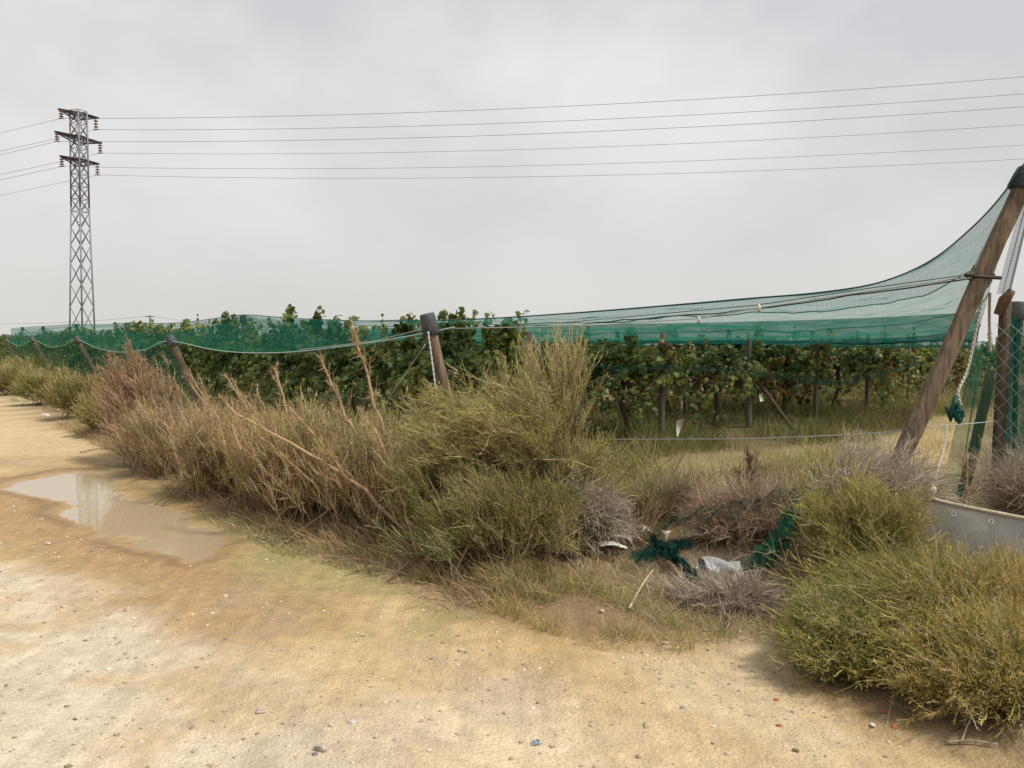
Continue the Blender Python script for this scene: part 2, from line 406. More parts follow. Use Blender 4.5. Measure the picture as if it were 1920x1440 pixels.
# damp rim round the puddle, dark wet line, algae on its right bank
damp = sstep(1.0, .15, dp + (nzB - .5) * .9)
c = mixc(c, (.315, .20, .095), damp * .7)
c = mixc(c, (.20, .125, .06), sstep(.26, .12, dp) * sstep(-.02, .1, dp) * .75 * sstep(.35, .5, nzB))
bank = (x - G(230, 930)[0]) * V2[0] + (y - G(230, 930)[1]) * V2[1]
alg = sstep(1.1, .1, dp) * sstep(-.05, .45, bank) * sstep(.3, .55, fbm(x, y, 2.4, 61))
c = mixc(c, (.24, .205, .08), alg * .7)
alg2 = sstep(.9, .2, seg_dist(x, y, np.array([G(*q)[:2] for q in [(400, 985), (560, 1040), (700, 1090), (820, 1140)]]), False)) * sstep(.35, .55, fbm(x, y, 2.0, 63))
c = mixc(c, (.27, .235, .10), alg2 * .75 * sstep(.1, .3, dp))
c = mixc(c, (.40, .30, .17), sstep(0, -.25, dp))
# verge: dark litter; vineyard floor: earthy green, a bare strip along the headland
lit = sstep(-.25, .25, dr) * sstep(.42, .3, np.abs(fbm(x, y, .9, 71) - .5)) 
c = mixc(c, (.17, .12, .065), sstep(-.2, .3, dr) * .85)
fence_d = (x - A2[0]) * V2[0] + (y - A2[1]) * V2[1]
viney = sstep(.2, 1.2, fence_d)
c = mixc(c, (.15, .14, .055), viney * sstep(.3, .6, fbm(x, y, .6, 81)) * (dr > 0))
HL = np.array([G(*q)[:2] for q in [(1150, 905), (1250, 868), (1450, 850), (1620, 835), (1830, 770), (1960, 775), (1800, 900), (1650, 905), (1480, 920), (1280, 935)]])
bare = sstep(.5, -.3, sd(x, y, HL) + wob * .7)
c = mixc(c, (.40, .29, .15), bare * .9)
c = np.where((np.hypot(x, y) > 60)[:, None], np.array([.16, .14, .07]), c)
c *= (.96 + .2 * fbm(x, y, 7, 91))[:, None]
n, m = len(gy), len(gx)
i = (np.arange(n - 1)[:, None] * m + np.arange(m - 1)[None]).ravel()
quads = np.stack([i, i + 1, i + m + 1, i + m], 1)
drc = sd(x, y, ROAD); isr = drc[quads].mean(1) < 0
wet = np.clip(damp * .5 + sstep(.2, .0, dp), 0, 1)
for nm, sel in (('dirt_road', isr), ('ground', ~isr)):
    q = quads[sel]; used, inv = np.unique(q, return_inverse=True)
    g = Geo().add(np.stack([x, y, z], 1)[used], inv.reshape(-1, 4), c[used])
    me = g.mesh(nm, M_DIRT, True)
    w = me.attributes.new('Wet', 'FLOAT', 'POINT'); w.data.foreach_set('value', wet[used].astype(np.float32))
    o = tag(link(nm, me), kind='structure')
    o['label'] = 'pale sandy dirt track with damp tan patches' if nm == 'dirt_road' else 'earthy verge and weedy vineyard floor'
pc = PUD.mean(0); dil = PUD + (PUD - pc) / np.linalg.norm(PUD - pc, axis=1)[:, None] * .22
g = Geo(); g.add(np.c_[dil, np.full(len(dil), WATER_Z)], np.arange(len(dil))[::-1][None])
tag(link('puddle', g.mesh('puddle', M_WATER)), 'shallow murky puddle on the dirt track', kind='structure')
def gz(px, py):
    q = G(px, py); return np.array([q[0], q[1], float(height(np.array([q[0]]), np.array([q[1]]))[0])])
def onz(p): return float(height(np.array([p[0]]), np.array([p[1]]))[0])

# ------------------------------------------------------------------ lattice tower and power lines
TZ = 68.0
tb = P(156, 700, TZ); tb[2] = 0.0
tt = P(147, 208, TZ)
root = thing('lattice_tower', 'tall steel lattice power tower rising behind the green nets', 'tower', tb)
STEEL = (.24, .23, .25)
e1, e2 = np.array([.88, .475, 0]), np.array([-.475, .88, 0])
def tw(zf):                                   # centre and half diagonal at height fraction
    k = zf; cen = tb * (1 - k) + tt * k
    wd = (2.02 * (1 - min(k / .62, 1)) + 1.36 * min(k / .62, 1)) if k < .62 else 1.36 - (k - .62) * .25
    return cen, wd / 2
def corner(zf, j):
    cen, a = tw(zf); return cen + (e1, e2, -e1, -e2)[j % 4] * a
for j in range(4):
    g = Geo()
    for a, b in ((0, .62), (.62, 1)): v, f = beam(corner(a, j), corner(b, j), .105); g.add(v, f, STEEL)
    part('leg', g, M_STEEL, root)
H = tt[2]; lev = [1 - k * 1.06 / H for k in range(9)]
st = 1.35
while lev[-1] > .02: lev.append(max(lev[-1] - st / H, 0)); st *= 1.09
for k in range(len(lev) - 1):
    for j in range(4):
        for a, b in ((j, j + 1), (j + 1, j)):
            g = Geo(); v, f = beam(corner(lev[k], a), corner(lev[k + 1], b), .045); g.add(v, f, np.array(STEEL) * R.uniform(.7, 1.2)); part('brace', g, M_STEEL, root)
        if k <= 8:
            g = Geo(); v, f = beam(corner(lev[k], j), corner(lev[k], j + 1), .05); g.add(v, f, STEEL); part('brace', g, M_STEEL, root)
ARMS = [((107, 204), (187, 222)), ((100, 246), (193, 269)), ((110, 292), (188, 308))]
INS = [((115, 222), (180, 243)), ((107, 265), (188, 287)), ((116, 312), (183, 328))]
DARK = (.045, .035, .035)
tips = []
for (l, r_), (il, ir) in zip(ARMS, INS):
    a, b = P(*l, TZ - 1.7), P(*r_, TZ + 1.7)
    arm = link('crossarm', None, root, tuple((a + b) / 2 - tb))
    mid = (a + b) / 2; d = norm((b - a)[None])[0]; s = norm(np.cross(d, [0, 0, 1.0])[None])[0]
    for sg in (-1, 1):
        g = Geo()
        pts = [a + d * .1, mid + s * sg * .42, b - d * .1]
        for p, q in zip(pts[:-1], pts[1:]): v, f = beam(p, q, .1, .14); g.add(v, f, DARK)
        part('chord', g, M_STEEL, arm)
        g = Geo()
        lo = [a + d * .1, mid + s * sg * .42 - np.array([0, 0, .5]), b - d * .1]
        for p, q in zip(lo[:-1], lo[1:]): v, f = beam(p, q, .08); g.add(v, f, DARK)
        part('chord', g, M_STEEL, arm)
        for t in (.3, .6, .9):
            for p0, q0 in ((pts[0], lo[0]), (pts[2], lo[2])):
                g = Geo(); v, f = beam(p0 + (pts[1] - p0) * t, q0 + (lo[1] - q0) * t, .06); g.add(v, f, DARK); part('brace', g, M_STEEL, arm)
    for e, ip, dz in ((a + d * .35, il, -1.7), (b - d * .35, ir, 1.7)):
        bot = P(*ip, TZ + dz * .85); top = np.array([bot[0], bot[1], max(e[2], bot[2] + .8)])
        ins = link('insulator_string', None, root, tuple(bot - tb))
        g = Geo(); g.add(*line([bot, top], .035, (.1, .08, .08), 2)); part('rod', g, M_STEEL, ins)
        for q in (.25, .5, .75):
            cc = bot + (top - bot) * q; g = Geo()
            pr = np.array([cc + [0, 0, h] for h in (-.07, -.02, .05, .07)])
            g.add(*tubes(pr[None], np.array([.15, .19, .06, .03]), np.array([[.17, .10, .09]]), 10)); part('disc', g, M_PLAST, ins)
        g = Geo(); v, f = beam(bot - [.22, 0, 0], bot + [.22, 0, 0], .07); g.add(v, f, DARK); part('clamp', g, M_STEEL, ins)
        tips.append(bot)
ORD = ['topmost', 'second', 'third', 'fourth', 'fifth', 'lowest']
RY = [144, 176, 200, 234, 272, 298]; LY = [250, 284, 291, 328, 338, 367]
WC = (.16, .16, .17)
for k in range(6):
    s = tips[k]; m = P(1920, RY[k], 54.8 + (-1, 1)[k % 2]); t = np.linspace(0, 1.7, 40)[:, None]
    p = s + (m - s) * t; p[:, 2:] -= .72 * 4 * t * (1 - t)
    g = Geo(); g.add(*tubes(p[None], np.asarray(.015), np.array([WC]), 4))
    solo('power_line', g, M_WIRE, ORD[k] + ' overhead wire of the six running right from the lattice tower', 'power line', 'wires right of the tower', base=s)
    m = P(0, LY[k], 73.3 + (-1, 1)[k % 2]); t = np.linspace(0, 6, 30)[:, None]
    p = s + (m - s) * t; p[:, 2:] += .02 * t * t
    g = Geo(); g.add(*tubes(p[None], np.asarray(.015), np.array([WC]), 4))
    solo('power_line', g, M_WIRE, ORD[k] + ' overhead wire of the six running left from the lattice tower', 'power line', 'wires left of the tower', base=s)
pt = P(281, 591, 120.); pole = thing('utility_pole', 'thin far utility pole standing above the nets right of the tower', 'pole', (pt[0], pt[1], 0))
g = Geo(); g.add(*tubes(np.array([[pt[0], pt[1], 0], pt])[None], np.array([.16, .11]), np.array([[.12, .11, .11]]), 8)); part('shaft', g, M_WOOD, pole)
g = Geo(); v, f = beam(pt - [.7, 0, .2], pt + [.7, 0, -.2], .1); g.add(v, f, DARK); part('crossbar', g, M_WOOD, pole)
for q, sg, tx in ((P(-40, 606, 150.), .06, 'left'), (P(520, 612, 150.), .4, 'right')):
    g = Geo(); g.add(*line([pt - [0, 0, .1], q], .022, WC, 20, .5)); solo('power_line', g, M_WIRE, 'faint low wire running %s from the thin far utility pole' % tx, 'power line', base=pt)

# ------------------------------------------------------------------ posts
def post(name, label, base, top, r0, r1, cap=None, group=None, colr=(.20, .14, .095), capcol=(.085, .085, .095), n=9):
    base = np.array(base, float); top = np.array(top, float); base[2] = onz(base)
    root = thing(name, label, 'post', base, group)
    t = np.linspace(0, 1, n)[:, None]; d = (top - base)
    p = (base - norm(d[None])[0] * .25) * (1 - t) + (top - (norm(d[None])[0] * .03 if cap else 0)) * t
    p[1:-1, :2] += R.normal(0, r0 * .07, (n - 2, 2))
    rr = np.linspace(r0, r1, n) * R.uniform(.95, 1.06, n)
    v, f, cc = tubes(p[None], rr, np.array([colr]), 12)
    ang = R.uniform(.8, 1.15, (12,)); cc = cc * np.tile(ang, n)[:, None]
    g = Geo(); g.add(v, f, cc); part('shaft', g, M_WOOD, root, True)
    if cap:
        w, h = cap; ax = norm(d[None])[0]
        q = np.array([top - ax * h, top - ax * h * .97, top - ax * h * .4, top - ax * .02, top])
        g = Geo(); g.add(*tubes(q[None], np.array([w * .5, w * .53, w * .49, w * .455, w * .43]), np.array([capcol]), 12)); part('cap', g, M_CAP, root)
    return root
FENCE = [((880, 8.4), (800, 588, 8.2)), ((390, 15.5), (317, 629, 15.3)), ((204, 22.7), (142, 631, 22.5)), ((112, 29.9), (58, 632, 29.7)), ((40, 37.), (8, 627, 36.8))]
FL = ['leaning wooden fence post with dark bucket cap above the big olive bush', 'leaning capped fence post among brown weeds left of the big bush',
      'third leaning capped fence post from the big bush, in front of the tower', 'fourth leaning capped fence post, small, left of the tower', 'farthest leaning fence post at the left edge']
ftop = []
for ((bx, bz), (tx, ty, tz)), l in zip(FENCE, FL):
    b = P(bx, 700, bz); t = P(tx, ty, tz)
    post('fence_post', l, b, t, .072, .06, (.175, .215), 'leaning fence posts along the track'); ftop.append(t)
# big corner pole, upright beside it and strut
pb = P(1611, 900, 5.8); ptop = P(1930, 318, 5.65)
big_top = ptop
post('corner_pole', 'thick brown wooden pole leaning right at the corner with net tied on', pb, ptop, .068, .056, (.17, .15), None, (.20, .145, .10), (.05, .05, .06), 14)
cpb, cpt = P(1868, 900, 6.1), P(1886, 556, 6.1)
r = post('gate_post', 'dark upright wooden post just right of the thick leaning pole', cpb, cpt, .046, .042, None, None, (.11, .08, .055))
g = Geo(); q = np.array([P(1872, 590, 6.08), P(1884, 562, 6.05), P(1897, 545, 6.0)]); g.add(*tubes(q[None], np.array([.036, .045, .03]), np.array([[.17, .10, .06]]), 8)); part('stub', g, M_BARK, r, True)
post('strut', 'short slanted wooden strut low between the corner posts', P(1790, 900, 6.4), P(1858, 700, 6.6), .045, .04, None, None, (.15, .105, .07))
post('net_post', 'grey capped post at the right edge behind the wire mesh', P(1880, 800, 9.2), P(1912, 566, 9.2), .07, .06, (.2, .2), None, (.17, .13, .09), (.11, .11, .115))
# posts of the vine rows
W2 = norm(np.array([[.70, .71]]))[0]
P0, P1 = np.array([-.2, 11.0]), np.array([2.18, 12.9])
def rowstart(k): return P0 if k == 0 else P1 + (k - 1) * 2.9 * W2
TENS = ['', '', 'twenty', 'thirty', 'forty']
ONES = ['', 'first', 'second', 'third', 'fourth', 'fifth', 'sixth', 'seventh', 'eighth', 'ninth', 'tenth', 'eleventh', 'twelfth', 'thirteenth', 'fourteenth', 'fifteenth', 'sixteenth', 'seventeenth', 'eighteenth', 'nineteenth']
def nth(k): return ONES[k] if k < 20 else (TENS[k // 10][:-1] + 'ieth' if k % 10 == 0 else TENS[k // 10] + '-' + ONES[k % 10])
NM = ['first', 'second', 'third', 'fourth', 'fifth', 'sixth', 'seventh', 'eighth', 'ninth', 'tenth', 'eleventh']
for k in range(9):
    e = rowstart(k) - U2 * .35
    lean = (-.22 if k == 0 else R.uniform(-.06, .1))
    post('row_post', 'wooden end post of the %s vine row from the fence' % NM[k], (e[0], e[1], 0), (e[0] - lean, e[1] + .05, 1.84 + R.uniform(-.05, .06)), .052, .046, None, 'end posts of the vine rows', (.15, .12, .095))
    if k in (2,):
        post('row_strut', 'slanted strut propping the end post of the %s vine row' % NM[k], (e[0] + .75, e[1] - .25, 0), (e[0] + .03, e[1] + .1, 1.15), .04, .04, None, 'struts of the vine rows', (.13, .095, .065))
RIDGE = [(456, 590), (238, 605), (143, 607), (81, 612), (42, 613)]
rtop = []
for j, (px, py) in enumerate(RIDGE):
    a = (px - CX) / F_PX; s = (P0[0] - a * P0[1]) / (a * U2[1] - U2[0]); b = P0 + U2 * s
    t = P(px, py, b[1]); rtop.append(t)
    post('net_post', ['tall capped post holding the net up amid leafy shoots', 'second capped net post, right of the lattice tower', 'capped net post right in front of the lattice tower', 'capped net post left of the lattice tower', 'farthest capped net post at the far left'][j],
         (b[0], b[1], 0), t, .06, .05, (.17, .2), 'tall posts under the net')

# ------------------------------------------------------------------ nets
def interp(pts, n): 
    pts = np.array(pts); t = np.concatenate([[0], np.cumsum(np.abs(np.diff(pts[:, 0])))]); q = np.linspace(0, t[-1], n)
    return np.stack([np.interp(q, t, pts[:, k]) for k in range(pts.shape[1])], 1)
E1P = [(1921, 306, 5.55), (1895, 345, 5.6), (1850, 400, 5.65), (1800, 447, 5.7), (1760, 480, 5.75), (1700, 512, 5.8), (1650, 530, 5.85), (1550, 547, 6.0), (1400, 560, 6.4), (1250, 573, 6.9), (1100, 585, 7.6),
       (1000, 592, 8.4), (900, 598, 9.4), (800, 601, 10.6), (700, 602, 12.2), (600, 599, 14.5), (520, 595, 17), (456, 589, 19), (390, 599, 21.5), (300, 607, 25.5), (238, 604, 28.5), (190, 610, 32), (143, 606, 36.4), (110, 611, 40), (81, 611, 44), (20, 616, 55)]
ep = spline(E1P, 150)
for _ in range(5): ep[1:-1] = ep[1:-1] * .5 + (ep[:-2] + ep[2:]) * .25
e = np.array([P(*q) for q in ep])
E2P = [(1828, 652, 18), (1800, 652, 18), (1700, 651, 18.5), (1400, 650, 20), (1100, 649, 21), (900, 648, 22), (700, 647, 24), (456, 644, 32), (300, 642, 38), (143, 640, 50), (81, 638, 58), (20, 636, 70)]
e2 = np.array([P(*q) for q in E2P])
px1 = np.interp(e[:, 0] / e[:, 1], [-1, 1], [-1, 1]); px2 = (e2[:, 0] / e2[:, 1])[::-1]
e2 = np.stack([np.interp(np.clip(px1, None, .586), px2, e2[::-1, k]) for k in range(3)], 1)
vv = np.linspace(0, 1, 240) ** 1.25
uu = np.linspace(0, 1, 150)[:, None]
grid = e[:, None] * (1 - vv[None, :, None]) + e2[:, None] * vv[None, :, None]
prof = (-.05 * np.sin(vv * math.pi) ** 2 + .06 * np.abs(np.sin(vv * math.pi * 4)) * (vv > .01))[None] * (1 + .35 * np.sin(uu * 23))
wrk = .075 * (fbm(uu * 34 + vv[None] * 3, vv[None] * 46 + uu * 5, 1.0, 77, 3) - .5) * sstep(.01, .15, vv)[None]
grid[..., 2] += wrk
grid[..., 2] += prof * np.clip((1 - np.abs(uu - .5) * 2) * 4, 0, 1) + .008 * np.sin(uu * 60 + vv[None] * 20) * (vv[None] > .01)
roof = thing('net_roof', 'green shade net canopy sweeping from the leaning pole over the vines', 'net', tuple(big_top * [1, 1, 0] ))
NP = 4; step = 239 // NP
for k in range(NP):
    a, b = k * step, (k + 1) * step + 1 if k < NP - 1 else 240
    part('net_panel', sheet(grid[:, a:b], (.02, .19, .12)), M_NET0 if k == 0 else M_NET2 if k == 3 else M_NET, roof, True)
    g = Geo(); g.add(*tubes(grid[None, :, b - 1] + np.array([0, 0, .006]), np.asarray(.006 + .003 * k), np.array([[.012, .06, .05]]), 4)); part('seam', g, M_ROPE, roof)
g = Geo(); g.add(*tubes(grid[None, :, 0], np.asarray(.007), np.array([[.015, .06, .05]]), 4)); part('edge_cord', g, M_ROPE, roof)
# its far hem, let down as a valance beyond the vine rows
ta = np.array([P(px, py, zz) for px, py, zz in ((1838, 585, 16.5), (1600, 597, 17), (1400, 603, 18), (1200, 607, 19), (1000, 610, 20), (850, 613, 21), (700, 616, 22.5), (560, 618, 25))])
tb_ = np.array([P(px, py, zz) for px, py, zz in ((1838, 641, 16.6), (1600, 643, 17.1), (1400, 644, 18.1), (1200, 644, 19.1), (1000, 644, 20.1), (850, 644, 21.1), (700, 644, 22.6), (560, 643, 25.1))])
ta, tb_ = spline(ta, 90), spline(tb_, 90); v3 = np.linspace(0, 1, 8); u3 = np.arange(90)[:, None]
gv = ta[:, None] * (1 - v3[None, :, None]) + tb_[:, None] * v3[None, :, None]; gv[..., 1] += .12 * np.sin(u3 * .7 + v3[None]) * v3[None]; gv[..., 2] += .03 * np.sin(u3 * .45) * v3[None]
part('net_valance', sheet(gv, (.02, .19, .12)), M_NET2, roof, True)
g = Geo(); g.add(*tubes(gv[None, :, -1], np.asarray(.016), np.array([[.010, .05, .042]]), 4)); part('hem_cord', g, M_ROPE, roof)
# net gathered on both sides of the pole head
gr = np.array([[P(1868, 552, 5.75) * (1 - t) + P(1917, 372, 5.5) * t + (P(1897, 548, 5.7) * (1 - t) + P(1932, 400, 5.5) * t - (P(1868, 552, 5.75) * (1 - t) + P(1917, 372, 5.5) * t)) * s
                for s in np.linspace(0, 1, 8)] for k, t in enumerate(np.linspace(0, 1, 16))])
gr[..., 1] += .03 * np.sin(np.arange(8) * 2.2)[None]
part('gathered_net', sheet(gr, (.02, .19, .12)), M_NETD, roof, True)
gr = np.array([[P(1816, 518, 5.85) * (1 - t) + P(1912, 322, 5.72) * t + (P(1836, 518, 5.85) * (1 - t) + P(1922, 335, 5.72) * t - (P(1816, 518, 5.85) * (1 - t) + P(1912, 322, 5.72) * t)) * s
                for s in np.linspace(0, 1, 6)] for t in np.linspace(0, 1, 16)])
gr[..., 1] += .02 * np.sin(np.arange(6) * 2.2)[None]
part('gathered_net', sheet(gr, (.02, .19, .12)), M_NETD, roof, True)

# left: net draped from the tall posts down to the leaning fence posts, sagging hem between
ridge = []; rp = [P(620, 598, 14.)] + rtop
for a, b in zip(rp[:-1], rp[1:]):
    for t in np.linspace(0, 1, 15)[:-1]:
        q = a * (1 - t) + b * t; q = q.copy(); q[2] -= (.3 if a is not rp[0] else .08) * 4 * t * (1 - t); ridge.append(q)
ridge.append(rtop[-1]); ridge = np.array(ridge)
hem_px = [(852, 614, 8.3), (760, 632, 9.2), (640, 650, 10.8), (510, 662, 12.6), (400, 656, 14.2), (325, 640, 15.2), (270, 656, 17.5), (215, 660, 19.5), (180, 652, 21), (146, 637, 22.4), (118, 648, 25), (95, 651, 27), (62, 638, 29.6), (40, 648, 32), (8, 635, 36.8)]
hem = spline([P(*q) for q in hem_px], len(ridge))
vv = np.linspace(0, 1, 24)
grid = ridge[:, None] * (1 - vv[None, :, None]) + hem[:, None] * vv[None, :, None]
uu = np.linspace(0, 1, len(ridge))[:, None]
grid[..., 2] -= .16 * np.sin(vv * math.pi)[None] * (1 + .5 * np.sin(uu * 40)) + .02 * np.sin(uu * 90 + vv[None] * 9)
side = thing('side_net', 'green net sagging between tall posts and leaning fence posts at left', 'net', (hem[0][0], hem[0][1], 0))
part('net_panel', sheet(grid, (.02, .19, .12)), M_NET, side, True)
g = Geo(); g.add(*tubes(hem[None], np.asarray(.009), np.array([[.30, .42, .36]]), 4)); part('hem_cord', g, M_ROPE, side)
gr2 = grid[:, 8:12].mean(1)
g = Geo(); g.add(*tubes(gr2[None], np.asarray(.008), np.array([[.02, .12, .09]]), 4)); part('seam', g, M_ROPE, side)
# curtain down to the ground at the far left
top = np.array([P(*q) for q in [(325, 650, 15.4), (215, 660, 19.6), (146, 645, 22.6), (95, 651, 27.2), (62, 645, 29.8), (8, 640, 37)]]); top = spline(top, 40)
bot = top.copy(); bot[:, 2] = .25; bot[:, 0] += .5; bot[:, 1] += .3
vv = np.linspace(0, 1, 12); grid = top[:, None] * (1 - vv[None, :, None]) + bot[:, None] * vv[None, :, None]
grid[..., 0] += .05 * np.sin(np.arange(40) * 1.3)[:, None]
M_NETS = net_mat('green_net_thin', (.03, .17, .12, 1), .2, .02, .22, .6)
solo('net_curtain', sheet(grid, (.02, .19, .12)), M_NETS, 'thin green net curtain hanging behind the far left bushes', 'net', smooth=True, base=(top[0][0], top[0][1], 0))
# torn net strip sagging across the vines, ragged scraps and the curtain by the gate
def strip(pts, w, name, label, mt=M_NETD, n=60, wv=.3, cat='net'):
    p = spline(pts, n); s = np.linspace(-1, 1, 5); ww = w * (1 + wv * np.sin(np.arange(n) * .9) + wv * R.normal(0, .5, n))
    gr = np.repeat(p[:, None], 5, 1); gr[..., 2] += s[None] * ww[:, None] * .5; gr[..., 1] += .4 * w * np.sin(np.arange(n)[:, None] * .7 + s[None] * 3); gr += R.normal(0, .12 * w, gr.shape)
    return solo(name, sheet(gr, (.02, .17, .12)), mt, label, 'net', smooth=True)
strip([P(1000, 655, 7.4), P(1060, 675, 7.2), P(1150, 690, 6.9), P(1300, 690, 6.5), P(1480, 708, 6.1), P(1560, 718, 6.0), P(1640, 705, 5.9), P(1720, 682, 5.8), P(1775, 668, 5.75)], .036, 'net_strip', 'torn green net strip sagging across the vines left of the leaning pole')
strip([P(1560, 925, 5.35), P(1500, 925, 5.4), P(1420, 945, 5.5), P(1330, 962, 5.6), P(1240, 990, 5.7), P(1215, 1030, 5.7)], .10, 'net_scrap', 'rumpled green net scrap draped over the reddish brush')
strip([P(1510, 940, 5.4), P(1480, 990, 5.35), P(1440, 1040, 5.3), P(1390, 1075, 5.3), P(1330, 1085, 5.35)], .2, 'net_scrap', 'green net tail trailing down beside the bottom right bush', M_NET)
for pts, w, l in (([(1225, 1060), (1250, 1080), (1275, 1100), (1300, 1125)], .22, 'dark green net heap crumpled among the litter'), ([(1190, 1088), (1215, 1085), (1245, 1075), (1290, 1062)], .06, 'flat green net shred lying behind the white litter')):
    n = 30; p = spline([gz(*q) + [0, 0, .05] for q in pts], n); s = np.linspace(-1, 1, 9); gr = np.repeat(p[:, None], 9, 1)
    gr[..., 1] += s[None] * w; gr[..., 2] += np.abs(.09 * np.sin(np.arange(n)[:, None] * .8 + s[None] * 4)) + R.uniform(0, .03, (n, 9)); gr[..., 0] += R.normal(0, .02, (n, 9))
    gr[..., 2] -= .02; solo('net_scrap', sheet(gr, (.02, .15, .11)), M_NETD, l, 'net', smooth=True)
a, b = np.array([P(1894, 588, 6.5), P(1945, 588, 6.0), P(2080, 600, 5.6)]), np.array([P(1876, 985, 6.5), P(1945, 1040, 6.0), P(2080, 1080, 5.6)])
a, b = spline(a, 30), spline(b, 30); a[:, 2] = np.interp(np.arange(30), [0, 10, 29], [a[0, 2], a[0, 2] - .1, a[0, 2]])
vv = np.linspace(0, 1, 20); grid = a[:, None] * (1 - vv[None, :, None]) + b[:, None] * vv[None, :, None]; grid[..., 1] += .06 * np.sin(np.arange(30) * 1.1)[:, None] * np.ones((1, 20))
solo('net_curtain', sheet(grid, (.02, .18, .12)), M_NET2, 'green net curtain hanging behind the wire mesh at the right edge', 'net', smooth=True)
# loose thin net behind the pole foot
a = spline([P(1835, 640, 6.3), P(1850, 640, 6.4), P(1880, 650, 6.4)], 14); b = spline([P(1745, 985, 5.9), P(1800, 985, 6.1), P(1880, 985, 6.3)], 14)
grid = a[:, None] * (1 - vv[None, :, None]) + b[:, None] * vv[None, :, None]; grid[..., 1] += .05 * np.sin(np.arange(14) * 1.4)[:, None]
solo('net_curtain', sheet(grid, (.02, .18, .12)), M_NET, 'loose thin green net hanging between the leaning pole and upright post', 'net', smooth=True)

# wires, ropes, clips
def wire(name, label, pts, r, c, sag=0, n=24, mt=M_WIRE, cat='wire', wob=0):
    g = Geo(); g.add(*line(pts, r, c, n, sag, wob=wob)); return solo(name, g, mt, label, cat)
GW = (.42, .43, .42)
wire('fence_wire', 'straight low fence wire in front of the vineyard floor', [P(1128, 824, 7.2), P(1400, 823, 6.4), P(1600, 815, 6.0), P(1712, 806, 5.75)], .004, GW)
wire('fence_wire', 'short fence wire right of the leaning pole foot', [P(1725, 803, 5.7), P(1800, 796, 5.9), P(1868, 790, 6.0)], .004, GW)
wire('support_wire', 'pale wire from the capped fence post to the pole crossing under the net', [P(848, 616, 8.2), P(1100, 611, 7.4), P(1310, 597, 6.6), P(1423, 577, 6.2), P(1835, 516, 5.65)], .005, (.4, .42, .4), n=60)
wire('support_wire', 'thin dark wire just under the net edge reaching the pole', [P(1000, 610, 8.0), P(1420, 572, 6.25), P(1660, 536, 5.85), P(1835, 512, 5.65)], .0045, (.06, .07, .07))
wire('support_wire', 'dark twisted cord meeting the pole below its knot', [P(1100, 606, 7.5), P(1400, 583, 6.3), P(1640, 548, 5.9), P(1835, 520, 5.65)], .007, (.04, .05, .05), wob=.004)
wire('support_wire', 'pale wire under the net left of the capped post', [P(800, 615, 8.15), P(700, 640, 9.6), P(560, 656, 11.6)], .004, GW)
for px, py, zz, l in ((1423, 577, 6.15, 'right'), (1310, 599, 6.58, 'left')):
    q = P(px, py, zz); g = Geo(); g.add(*tubes(np.array([q + [0, 0, -.03], q + [0, 0, -.01], q + [.004, 0, .012], q + [0, 0, .03]])[None], np.array([.008, .016, .012, .004]), np.array([[.55, .52, .42]]), 6))
    solo('wire_clip', g, M_PLAST, 'small pale clip on the net wire, the %s one of two' % l, 'clip')
def rope(label, pts, r, c):
    p = spline(pts, 90); k = np.arange(90); g = Geo()
    for ph in (0, math.pi):
        q = p + np.stack([np.cos(k * .9 + ph), np.sin(k * .9 + ph) * .6, np.zeros(90)], 1) * r * .6
        g.add(*tubes(q[None], np.asarray(r * .62), np.array([c]), 5))
    return solo('rope', g, M_ROPE, label, 'rope', smooth=True)
RC = (.46, .44, .37)
rope('white twisted rope hanging from the leaning pole to the net knot', [P(1843, 545, 5.7), P(1832, 610, 5.7), P(1812, 700, 5.65), P(1797, 742, 5.6), P(1802, 760, 5.6)], .011, RC)
rope('second white rope hanging straight down the upright post', [P(1856, 548, 5.8), P(1855, 600, 5.95), P(1857, 660, 6.0)], .011, RC)
rope('thin white rope tied to the corner of the pale sheet', [P(1776, 796, 5.4), P(1772, 830, 5.35), P(1757, 885, 5.2), P(1744, 925, 5.0)], .007, RC)
rope('white rope tied to the capped fence post, taut to the ground', [P(803, 622, 8.1), P(808, 660, 8.05), P(822, 768, 7.9), P(834, 880, 7.8)], .009, (.5, .5, .48))
wire('guy_wire', 'thin guy wire slanting left from the capped fence post', [P(798, 645, 8.15), P(740, 730, 8.3), P(700, 800, 8.5), P(650, 905, 8.7)], .004, GW)
g = Geo(); kp = P(1790, 772, 5.6); q = kp + R.normal(0, .022, (40, 3)) * [1, 1, 1.6]; g.add(*tubes(np.array([q]), np.asarray(.012), np.array([[.02, .10, .08]]), 4)); solo('net_knot', g, M_ROPE, 'dark green knotted net bundle under the white rope', 'knot')
# tie bar and windings round the pole
g = Geo(); g.add(*tubes(np.array([P(1808, 516, 5.6), P(1840, 519, 5.55), P(1876, 521, 5.62)])[None], np.asarray(.014), np.array([[.05, .03, .03]]), 6))
solo('tie_bar', g, M_STEEL, 'short dark bar lashed across the leaning pole', 'bar')
ax = norm((ptop - pb)[None])[0]; cc = P(1838, 520, 5.72); s1 = norm(np.cross(ax, [0, 1.0, 0])[None])[0]; s2 = np.cross(ax, s1); th = np.linspace(0, 2 * math.pi * 5, 110)
q = cc + (s1 * np.cos(th)[:, None] + s2 * np.sin(th)[:, None]) * .076 + ax * np.linspace(-.05, .06, 110)[:, None]
g = Geo(); g.add(*tubes(q[None], np.asarray(.006), np.array([[.25, .25, .22]]), 4)); solo('wire_binding', g, M_WIRE, 'wire wound round the leaning pole at the net tie', 'wire')

